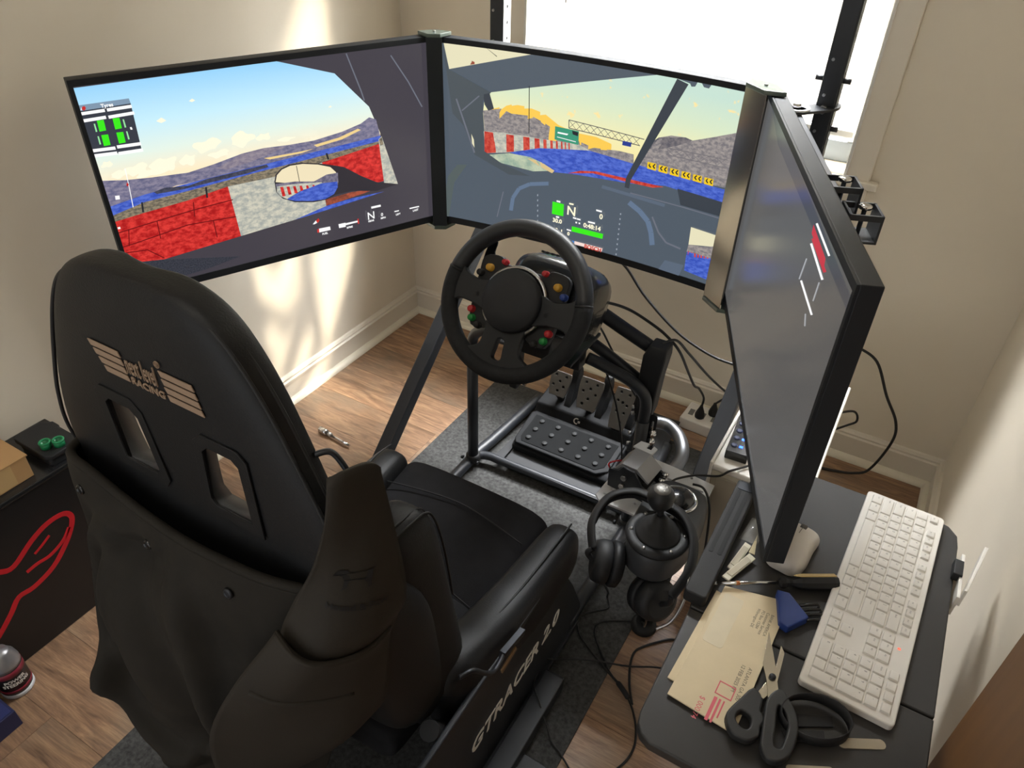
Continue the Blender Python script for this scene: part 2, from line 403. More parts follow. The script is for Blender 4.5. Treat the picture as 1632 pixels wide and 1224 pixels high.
MB().cyl((0.575, 0.026, 1.18), (0.57, 0.026, 2.0), 0.0022, n=6).obj('tilt_wand', mat('clear_wand', rgb(150, 148, 145), 0.2), blind)

# brown door leaf standing open against the right wall
door = struct(MB().box(1.897, -2.12, 0.01, 1.932, -1.312, 2.03).obj('door_1', DOORM, bev=0.002), 'brown wooden door leaf folded back against the right wall')

# ------------------------------------------------------------------ monitors
SLp, SRp, ELp, ERp = Vector((0.4689, -0.4813)), Vector((1.2915, -0.4621)), Vector((0.1342, -1.2223)), Vector((1.5986, -1.2256))
ZA0, ZA1, ZO0, ZO1 = 0.698, 1.150, 0.680, 1.163
class Panel:
    def __init__(s, A, B, sag):
        s.A, s.B, s.sag = A, B, sag; d = B-A; s.d = d; s.n = Vector((-d.y, d.x)).normalized(); s.w = d.length
    def at(s, t, z, off=0.0):
        p = s.A+s.d*t+s.n*(4*s.sag*t*(1-t)-off)
        return Vector((p.x, p.y, z))
    def frame(s, t):
        e = 0.001; a = s.at(t-e, 0); b = s.at(t+e, 0); return (b-a).normalized()
PL, PC, PR = Panel(ELp, SLp, 0.0), Panel(SLp, SRp, 0.0312), Panel(SRp, ERp, 0.0)
def uvmat(name, fn):
    m = bpy.data.materials.new(name); m.use_nodes = True; nt = m.node_tree; b = nt.nodes['Principled BSDF']
    b.inputs['Base Color'].default_value = (0.01, 0.01, 0.01, 1); b.inputs['Roughness'].default_value = 0.22
    uv = nt.nodes.new('ShaderNodeUVMap'); uv.uv_map = 'screen'
    col = fn(nt, uv.outputs[0]); nt.links.new(col, b.inputs['Emission Color']); b.inputs['Emission Strength'].default_value = EM
    MATS[name] = m
EM = 1.0
def ramp(nt, src, stops):
    cr = nt.nodes.new('ShaderNodeValToRGB'); e = cr.color_ramp.elements
    while len(e) < len(stops): e.new(0.5)
    for k, (p, c) in zip(e, stops): k.position = p; k.color = rgb(*c)
    nt.links.new(src, cr.inputs[0]); return cr.outputs[0]
def vpart(nt, uv, k=1):
    sp = nt.nodes.new('ShaderNodeSeparateXYZ'); nt.links.new(uv, sp.inputs[0]); return sp.outputs[k]
def noise(nt, uv, sc, det=4, stretch=(1, 1, 1), rough=0.55):
    mp = nt.nodes.new('ShaderNodeMapping'); mp.inputs['Scale'].default_value = stretch; nt.links.new(uv, mp.inputs[0])
    n = nt.nodes.new('ShaderNodeTexNoise'); n.inputs['Scale'].default_value = sc; n.inputs['Detail'].default_value = det; n.inputs['Roughness'].default_value = rough
    nt.links.new(mp.outputs[0], n.inputs['Vector']); return n.outputs[0]
def mixc(nt, fac, a, b):
    mx = nt.nodes.new('ShaderNodeMix'); mx.data_type = 'RGBA'
    for s_, k in ((fac, 0), (a, 6), (b, 7)):
        if isinstance(s_, tuple): mx.inputs[k].default_value = s_
        elif isinstance(s_, float): mx.inputs[k].default_value = s_
        else: nt.links.new(s_, mx.inputs[k])
    return mx.outputs[2]
def rng(nt, src, a, b, c=0.0, d=1.0):
    m = nt.nodes.new('ShaderNodeMapRange'); m.inputs['From Min'].default_value = a; m.inputs['From Max'].default_value = b
    m.inputs['To Min'].default_value = c; m.inputs['To Max'].default_value = d; nt.links.new(src, m.inputs[0]); return m.outputs[0]
def mathn(nt, op, a, b):
    m = nt.nodes.new('ShaderNodeMath'); m.operation = op
    for k, s_ in enumerate((a, b)):
        if isinstance(s_, float): m.inputs[k].default_value = s_
        else: nt.links.new(s_, m.inputs[k])
    return m.outputs[0]
def sky_left(nt, uv):
    v = vpart(nt, uv)
    base = ramp(nt, v, [(0.42, (255, 222, 164)), (0.56, (250, 232, 196)), (0.68, (226, 240, 228)), (0.82, (196, 234, 248)), (1.0, (150, 208, 246))])
    n = noise(nt, uv, 9, 6, (1.0, 1.3, 1), 0.6)
    low = rng(nt, v, 0.66, 0.44); c = mathn(nt, 'MULTIPLY', rng(nt, n, 0.50, 0.60), low)
    return mixc(nt, c, base, rgb(255, 250, 226))
uvmat('sky_l', sky_left)
def sky_centre(nt, uv):
    v = vpart(nt, uv)
    base = ramp(nt, v, [(0.50, (246, 224, 150)), (0.66, (238, 232, 178)), (0.80, (214, 228, 196)), (0.95, (196, 222, 208))])
    n = noise(nt, uv, 14, 3, (1.0, 1.0, 1))
    return mixc(nt, rng(nt, n, 0.64, 0.70), base, rgb(250, 226, 160))
uvmat('sky_c', sky_centre)
def two(a, b, sc, st=(1, 1, 1), lo=0.4, hi=0.6, det=5):
    return lambda nt, uv: mixc(nt, rng(nt, noise(nt, uv, sc, det, st, 0.65), lo, hi), rgb(*a), rgb(*b))
for nm, a, b, sc, st in (('hill', (98, 98, 128), (138, 132, 152), 30, (1, 2, 1)), ('hill2', (120, 112, 132), (150, 140, 150), 30, (1, 2, 1)), ('rock', (52, 56, 74), (76, 76, 92), 60, (1, 1, 1)),
        ('verge', (92, 88, 78), (150, 136, 112), 45, (1, 2, 1)), ('red', (168, 24, 26), (218, 58, 52), 28, (1, 1.5, 1)), ('red2', (120, 62, 48), (170, 84, 62), 30, (1, 1, 1)),
        ('stone', (160, 164, 158), (206, 202, 184), 26, (1, 1.5, 1)), ('hillm', (90, 88, 110), (130, 124, 140), 40, (1, 1, 1)), ('hillc', (118, 114, 118), (160, 152, 148), 40, (1, 1.5, 1)),
        ('hillr', (92, 90, 98), (124, 118, 120), 40, (1, 1, 1)), ('redc', (178, 48, 42), (208, 84, 68), 40, (1, 1, 1)), ('road', (52, 78, 178), (86, 112, 206), 24, (1, 2, 1)),
        ('weave', (42, 44, 52), (62, 64, 74), 160, (1, 1, 1)), ('teal', (148, 170, 152), (190, 200, 172), 14, (1, 1, 1))):
    uvmat(nm, two(a, b, sc, st))
for nm, c in dict(cloud=(255, 246, 220), sungrass=(236, 206, 140), joint=(110, 16, 20), dark=(38, 40, 46), panel=(50, 46, 52), sky_m=(236, 222, 186), wgrey=(126, 148, 170), wdark=(56, 60, 70), white=(250, 250, 250),
        green=(60, 232, 30), pgreen=(150, 226, 160), glint=(106, 110, 122), sky_t=(226, 220, 186), sungold=(246, 200, 84), tan=(214, 188, 136), sign=(60, 148, 118), gantry=(84, 84, 88),
        gantry2=(112, 108, 112), navy=(44, 62, 142), yellow=(236, 196, 30), dashd=(58, 64, 72), dash2=(74, 82, 88), dash3=(84, 94, 94), dashl=(98, 116, 140), dashl2=(90, 102, 118), white2=(150, 158, 170),
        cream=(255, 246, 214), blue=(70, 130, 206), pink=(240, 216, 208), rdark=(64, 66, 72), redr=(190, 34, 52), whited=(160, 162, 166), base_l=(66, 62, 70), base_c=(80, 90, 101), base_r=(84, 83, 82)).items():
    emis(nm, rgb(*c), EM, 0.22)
SCREEN_LEFT = [('sky_l',0.0055,1.1477,0.5134,1.1514,0.6767,1.1080,0.7747,1.0208,0.8049,0.9525,0.8032,0.9369,0.3915,0.9215,0.1818,0.9180,0.0075,0.8888,0.0047,0.9565),
('hill',0.0032,0.9609,0.0646,0.9534,0.1259,0.9488,0.2226,0.9443,0.2926,0.9519,0.3744,0.9640,0.4384,0.9677,0.5121,0.9644,0.5890,0.9639,0.6800,0.9725,0.7431,0.9839,0.7717,0.9955,0.7939,0.9881,0.8041,0.9447,0.7993,0.9406,0.3922,0.9244,0.1826,0.9207,0.0155,0.8987,0.0033,0.9038),
('hill2',0.2988,0.9422,0.3741,0.9626,0.4384,0.9677,0.5021,0.9614,0.4535,0.9522,0.3962,0.9417,0.3232,0.9354),
('cloud',0.1218,0.9725,0.1200,0.9684,0.1195,0.9640,0.1173,0.9628,0.1106,0.9636,0.1002,0.9623,0.0902,0.9587,0.0840,0.9574,0.0800,0.9608,0.0747,0.9657,0.0678,0.9691,0.0638,0.9719,0.0669,0.9758,0.0755,0.9789,0.0844,0.9790,0.0911,0.9781,0.0976,0.9801,0.1065,0.9838,0.1167,0.9845,0.1244,0.9806,0.1269,0.9762,0.1250,0.9742),
('cloud',0.1955,0.9728,0.1941,0.9693,0.1932,0.9628,0.1892,0.9564,0.1807,0.9556,0.1701,0.9593,0.1602,0.9609,0.1525,0.9580,0.1461,0.9564,0.1392,0.9606,0.1318,0.9674,0.1276,0.9721,0.1308,0.9752,0.1413,0.9801,0.1532,0.9851,0.1615,0.9860,0.1675,0.9831,0.1761,0.9818,0.1885,0.9839,0.1992,0.9849,0.2026,0.9814,0.1995,0.9762),
('cloud',0.2466,0.9724,0.2467,0.9698,0.2466,0.9659,0.2432,0.9604,0.2368,0.9576,0.2302,0.9597,0.2252,0.9630,0.2211,0.9630,0.2165,0.9615,0.2112,0.9631,0.2068,0.9679,0.2054,0.9720,0.2085,0.9740,0.2150,0.9770,0.2222,0.9817,0.2273,0.9847,0.2309,0.9831,0.2358,0.9800,0.2429,0.9795,0.2489,0.9808,0.2506,0.9798,0.2486,0.9760),
('cloud',0.1771,0.9585,0.1739,0.9565,0.1624,0.9540,0.1495,0.9522,0.1399,0.9525,0.1322,0.9536,0.1215,0.9532,0.1076,0.9517,0.0958,0.9521,0.0914,0.9545,0.0939,0.9567,0.0977,0.9579,0.0990,0.9601,0.0992,0.9643,0.1027,0.9676,0.1118,0.9674,0.1246,0.9655,0.1367,0.9657,0.1453,0.9681,0.1524,0.9686,0.1611,0.9654,0.1711,0.9612),
('cloud',0.0816,0.9670,0.0784,0.9649,0.0718,0.9646,0.0651,0.9642,0.0594,0.9617,0.0538,0.9586,0.0474,0.9585,0.0404,0.9614,0.0350,0.9639,0.0329,0.9644,0.0340,0.9646,0.0359,0.9665,0.0360,0.9691,0.0355,0.9705,0.0378,0.9716,0.0446,0.9739,0.0533,0.9764,0.0599,0.9766,0.0636,0.9743,0.0674,0.9720,0.0733,0.9710,0.0794,0.9696),
('cloud',0.3220,0.9960,0.3142,0.9923,0.3086,0.9873,0.3056,0.9853,0.3007,0.9861,0.2905,0.9854,0.2774,0.9818,0.2675,0.9796,0.2636,0.9823,0.2616,0.9876,0.2570,0.9915,0.2506,0.9949,0.2483,1.0001,0.2537,1.0050,0.2645,1.0058,0.2759,1.0041,0.2855,1.0048,0.2947,1.0091,0.3054,1.0112,0.3169,1.0075,0.3253,1.0013,0.3271,0.9978),
('cloud',0.4222,0.9955,0.4164,0.9917,0.4067,0.9906,0.3973,0.9876,0.3894,0.9809,0.3817,0.9762,0.3726,0.9786,0.3627,0.9847,0.3552,0.9879,0.3526,0.9877,0.3544,0.9894,0.3561,0.9945,0.3552,0.9991,0.3542,1.0016,0.3586,1.0053,0.3695,1.0114,0.3817,1.0155,0.3902,1.0133,0.3955,1.0079,0.4021,1.0050,0.4117,1.0042,0.4202,1.0011),
('cloud',0.3376,0.9740,0.3367,0.9711,0.3368,0.9680,0.3348,0.9672,0.3281,0.9676,0.3182,0.9665,0.3092,0.9640,0.3034,0.9633,0.2991,0.9657,0.2931,0.9691,0.2859,0.9714,0.2820,0.9734,0.2847,0.9760,0.2925,0.9778,0.3010,0.9776,0.3074,0.9773,0.3134,0.9790,0.3216,0.9816,0.3312,0.9817,0.3389,0.9789,0.3417,0.9760,0.3402,0.9750),
('cloud',0.4607,0.9938,0.4626,0.9916,0.4626,0.9882,0.4585,0.9851,0.4518,0.9849,0.4453,0.9868,0.4404,0.9874,0.4357,0.9860,0.4301,0.9854,0.4241,0.9877,0.4201,0.9912,0.4202,0.9932,0.4244,0.9945,0.4304,0.9971,0.4352,1.0001,0.4384,1.0008,0.4423,0.9993,0.4485,0.9984,0.4555,0.9996,0.4600,1.0004,0.4606,0.9988,0.4599,0.9960),
('cloud',0.5341,0.9785,0.5283,0.9779,0.5225,0.9777,0.5186,0.9766,0.5148,0.9743,0.5085,0.9729,0.5001,0.9737,0.4926,0.9755,0.4884,0.9761,0.4871,0.9756,0.4858,0.9761,0.4827,0.9780,0.4796,0.9798,0.4802,0.9807,0.4861,0.9815,0.4952,0.9830,0.5034,0.9842,0.5094,0.9838,0.5152,0.9823,0.5230,0.9812,0.5313,0.9806,0.5358,0.9797),
('cloud',0.0461,0.9927,0.0466,0.9910,0.0438,0.9887,0.0389,0.9865,0.0346,0.9863,0.0318,0.9876,0.0290,0.9881,0.0248,0.9871,0.0201,0.9868,0.0175,0.9885,0.0178,0.9909,0.0200,0.9922,0.0225,0.9934,0.0244,0.9959,0.0261,0.9986,0.0282,0.9991,0.0316,0.9977,0.0357,0.9970,0.0393,0.9981,0.0412,0.9989,0.0423,0.9974,0.0440,0.9947),
('cloud',0.2661,1.0935,0.2752,1.0976,0.2820,1.0930,0.2733,1.0907),
('cloud',0.1752,1.0632,0.1894,1.0689,0.1997,1.0613,0.1861,1.0578),
('cloud',0.6458,1.0348,0.6522,1.0381,0.6575,1.0348,0.6514,1.0334),
('hill',0.0032,0.9609,0.0646,0.9534,0.1259,0.9488,0.2226,0.9443,0.2926,0.9519,0.3744,0.9640,0.4384,0.9677,0.5121,0.9644,0.5890,0.9639,0.6800,0.9725,0.7431,0.9839,0.7717,0.9955,0.7939,0.9881,0.8041,0.9447,0.7993,0.9406,0.3922,0.9244,0.1826,0.9207,0.0155,0.8987,0.0033,0.9038),
('hill2',0.2988,0.9422,0.3741,0.9626,0.4384,0.9677,0.5021,0.9614,0.4535,0.9522,0.3962,0.9417,0.3232,0.9354),
('sungrass',0.4334,0.9448,0.5273,0.9442,0.5857,0.9447,0.5458,0.9399,0.4507,0.9392),
('sungrass',0.5872,0.9536,0.6681,0.9604,0.7314,0.9733,0.7412,0.9689,0.6774,0.9545,0.5961,0.9478),
('road',0.0033,0.9038,0.0994,0.9150,0.2161,0.9209,0.3932,0.9288,0.8042,0.9463,0.8050,0.9335,0.3899,0.9143,0.2114,0.9041,0.0943,0.8986,0.0052,0.8820),
('rock',0.1240,0.9164,0.1532,0.9214,0.2145,0.9153,0.2676,0.9225,0.3929,0.9273,0.4392,0.9290,0.4434,0.9223,0.3814,0.9172,0.2650,0.9126,0.1961,0.9097,0.1304,0.9110),
('verge',0.0056,0.8834,0.0943,0.8986,0.2114,0.9041,0.3899,0.9143,0.8050,0.9335,0.8079,0.9203,0.6055,0.9093,0.4602,0.8952,0.3166,0.8949,0.2054,0.8829,0.0869,0.8752,0.0069,0.8686),
('red',0.0054,0.8689,0.0869,0.8752,0.2054,0.8829,0.3187,0.8960,0.3266,0.7702,0.1043,0.7579,-0.0008,0.7689),
('stone',0.3187,0.8960,0.4605,0.8967,0.6053,0.9078,0.6153,0.8567,0.6014,0.7964,0.5163,0.7806,0.3266,0.7702),
('red',0.6053,0.9078,0.7978,0.9266,0.8048,0.8283,0.6902,0.8242,0.6122,0.8377),
('stone',0.7968,0.9378,0.8083,0.9441,0.8531,0.8116,0.8041,0.8216),
('verge',0.7990,0.9375,0.8082,0.9426,0.8126,0.9228,0.8015,0.9212),
('road',0.4959,0.7795,0.6014,0.7964,0.6871,0.8011,0.8018,0.7997,0.6857,0.7912,0.5576,0.7828),
('red2',0.6000,0.8134,0.6893,0.8176,0.7763,0.8127,0.7313,0.8069,0.6014,0.7964),
('joint',0.0029,0.8418,0.1122,0.8498,0.1121,0.8521,0.0030,0.8440),
('joint',0.1122,0.8498,0.2159,0.8572,0.2157,0.8596,0.1121,0.8521),
('joint',0.2158,0.8572,0.3250,0.8617,0.3249,0.8641,0.2158,0.8596),
('joint',0.0010,0.8075,0.0506,0.8107,0.0506,0.8130,0.0011,0.8098),
('joint',0.0507,0.8107,0.1898,0.8254,0.1895,0.8278,0.0506,0.8130),
('joint',0.1895,0.8254,0.3238,0.8196,0.3239,0.8221,0.1897,0.8278),
('joint',0.2159,0.8764,0.2100,0.8426,0.2127,0.8423,0.2186,0.8762),
('joint',0.1109,0.8510,0.1081,0.8088,0.1107,0.8088,0.1134,0.8510),
('joint',0.0358,0.8451,0.0253,0.8080,0.0278,0.8076,0.0382,0.8447),
('joint',0.2575,0.8224,0.2576,0.7809,0.2604,0.7809,0.2603,0.8224),
('joint',0.0041,0.7930,0.0682,0.7883,0.0685,0.7907,0.0045,0.7954),
('joint',0.0675,0.7886,0.1043,0.7600,0.1061,0.7619,0.0692,0.7905),
('dark',0.2569,0.9048,0.2538,0.8800,0.2589,0.8796,0.2620,0.9045),
('dark',0.0859,0.8999,0.0820,0.8773,0.0867,0.8770,0.0906,0.8996),
('dark',0.6198,0.9283,0.6233,0.9122,0.6292,0.9126,0.6257,0.9287),
('panel',0.4525,0.8856,0.4596,0.9014,0.4771,0.9124,0.5032,0.9190,0.5416,0.9176,0.5894,0.9087,0.6379,0.8964,0.6736,0.8860,0.7265,0.8547,0.7781,0.8294,0.8531,0.8116,0.7755,0.8060,0.6898,0.8209,0.6366,0.8202,0.6040,0.8127,0.5629,0.8135,0.5044,0.8241,0.4682,0.8403,0.4527,0.8590),
('sky_m',0.4559,0.8835,0.4630,0.8993,0.4805,0.9103,0.5064,0.9154,0.5449,0.9140,0.5908,0.9053,0.6292,0.8930,0.6453,0.8776,0.6485,0.8577,0.6416,0.8392),
('hillm',0.4550,0.8790,0.5141,0.8753,0.5720,0.8656,0.6143,0.8762,0.6512,0.8751,0.6496,0.8510,0.6431,0.8356,0.5295,0.8520,0.4564,0.8583),
('stone',0.4546,0.8587,0.4574,0.8723,0.5130,0.8692,0.5953,0.8601,0.6005,0.8544,0.5292,0.8504,0.4811,0.8364,0.4654,0.8456),
('red',0.4664,0.8692,0.4758,0.8684,0.4789,0.8448,0.4692,0.8450),
('red',0.4859,0.8669,0.4945,0.8663,0.4979,0.8455,0.4882,0.8456),
('red',0.5056,0.8646,0.5133,0.8641,0.5171,0.8461,0.5073,0.8462),
('red',0.5255,0.8623,0.5323,0.8619,0.5365,0.8468,0.5266,0.8469),
('red',0.5456,0.8599,0.5515,0.8597,0.5560,0.8474,0.5460,0.8475),
('red',0.5658,0.8576,0.5709,0.8575,0.5757,0.8481,0.5656,0.8482),
('road',0.4811,0.8364,0.5289,0.8489,0.5948,0.8570,0.6458,0.8533,0.6456,0.8385,0.6307,0.8229,0.6002,0.8150,0.5595,0.8174,0.5050,0.8273),
('dark',0.5242,0.9125,0.5265,0.8731,0.5284,0.8731,0.5261,0.9125),
('wgrey',0.0062,1.1154,0.1251,1.1156,0.1263,1.1055,0.0077,1.1044),
('wdark',0.0077,1.1044,0.1263,1.1055,0.1225,1.0083,0.0041,1.0141),
('white',0.0069,1.1020,0.0638,1.1024,0.0639,1.0962,0.0068,1.0959),
('white',0.0090,1.0883,0.0621,1.0890,0.0621,1.0827,0.0089,1.0821),
('white',0.0689,1.1024,0.1269,1.1029,0.1271,1.0966,0.0689,1.0962),
('white',0.0677,1.0883,0.1286,1.0895,0.1288,1.0832,0.0677,1.0820),
('white',0.0061,1.0281,0.0629,1.0263,0.0630,1.0197,0.0060,1.0216),
('white',0.0068,1.0176,0.0638,1.0157,0.0639,1.0090,0.0067,1.0111),
('white',0.0671,1.0277,0.1252,1.0266,0.1254,1.0199,0.0672,1.0211),
('white',0.0663,1.0140,0.1256,1.0132,0.1258,1.0065,0.0663,1.0073),
('green',0.0394,1.0819,0.0551,1.0814,0.0538,1.0605,0.0383,1.0600),
('green',0.0756,1.0817,0.0916,1.0811,0.0906,1.0600,0.0748,1.0596),
('green',0.0395,1.0529,0.0554,1.0522,0.0540,1.0308,0.0384,1.0305),
('green',0.0749,1.0532,0.0911,1.0525,0.0900,1.0309,0.0741,1.0306),
('pgreen',0.0305,1.0768,0.0336,1.0767,0.0335,1.0607,0.0298,1.0605),
('pgreen',0.0976,1.0770,0.1009,1.0768,0.1012,1.0605,0.0974,1.0604),
('pgreen',0.0303,1.0516,0.0335,1.0514,0.0334,1.0351,0.0297,1.0350),
('pgreen',0.0979,1.0526,0.1011,1.0524,0.1014,1.0359,0.0976,1.0358),
('white',0.0081,1.1055,0.0151,1.1114,0.0139,1.1060),
('red',0.0167,1.1118,0.0220,1.1130,0.0243,1.1096,0.0222,1.1056,0.0175,1.1044,0.0150,1.1071),
('white',0.1091,1.0595,0.1136,1.0595,0.1142,1.0543,0.1097,1.0543),
('white',0.0703,0.9783,0.0676,0.9416,0.0694,0.9416,0.0721,0.9784),
('white',0.0676,0.9416,0.0627,0.8927,0.0646,0.8927,0.0694,0.9416),
('red',0.0662,0.9489,0.0693,0.9442,0.0661,0.9392,0.0626,0.9426),
('white',0.0288,0.9247,0.0395,0.9242,0.0383,0.9159,0.0276,0.9164),
('white',0.0120,0.8559,0.0184,0.8561,0.0185,0.8516,0.0121,0.8514),
('red',0.5608,0.7652,0.5698,0.7694,0.5730,0.7637,0.5657,0.7574),
('white',0.5490,0.7572,0.5608,0.7652,0.5638,0.7586,0.5550,0.7561),
('red',0.5608,0.7411,0.5734,0.7412,0.5729,0.7317,0.5603,0.7317),
('white',0.5672,0.7416,0.6040,0.7403,0.6046,0.7306,0.5665,0.7313),
('white',0.6330,0.7407,0.6568,0.7404,0.6563,0.7290,0.6336,0.7300),
('white',0.6566,0.7387,0.7004,0.7380,0.7005,0.7336,0.6569,0.7333),
('red',0.6988,0.7427,0.7033,0.7428,0.7036,0.7285,0.6992,0.7285),
('white',0.7509,0.7671,0.7847,0.7667,0.7850,0.7610,0.7511,0.7615),
('white',0.8325,0.7395,0.8489,0.7392,0.8495,0.7362,0.8332,0.7365),
('white',0.8890,0.7380,0.9250,0.7373,0.9257,0.7339,0.8897,0.7346),
('glint',0.7155,1.1477,0.7510,1.0598,0.7549,1.0605,0.7192,1.1484),
('glint',0.7510,1.0599,0.7583,1.0371,0.7622,1.0376,0.7549,1.0604),
('glint',0.8555,1.1307,0.9087,1.0645,0.9124,1.0658,0.8590,1.1319),
('glint',0.9086,1.0647,0.9523,0.9987,0.9563,0.9997,0.9125,1.0657),
('weave',0.0042,0.7693,0.1043,0.7579,0.3127,0.7198,0.2110,0.7090,0.0085,0.7009),
]
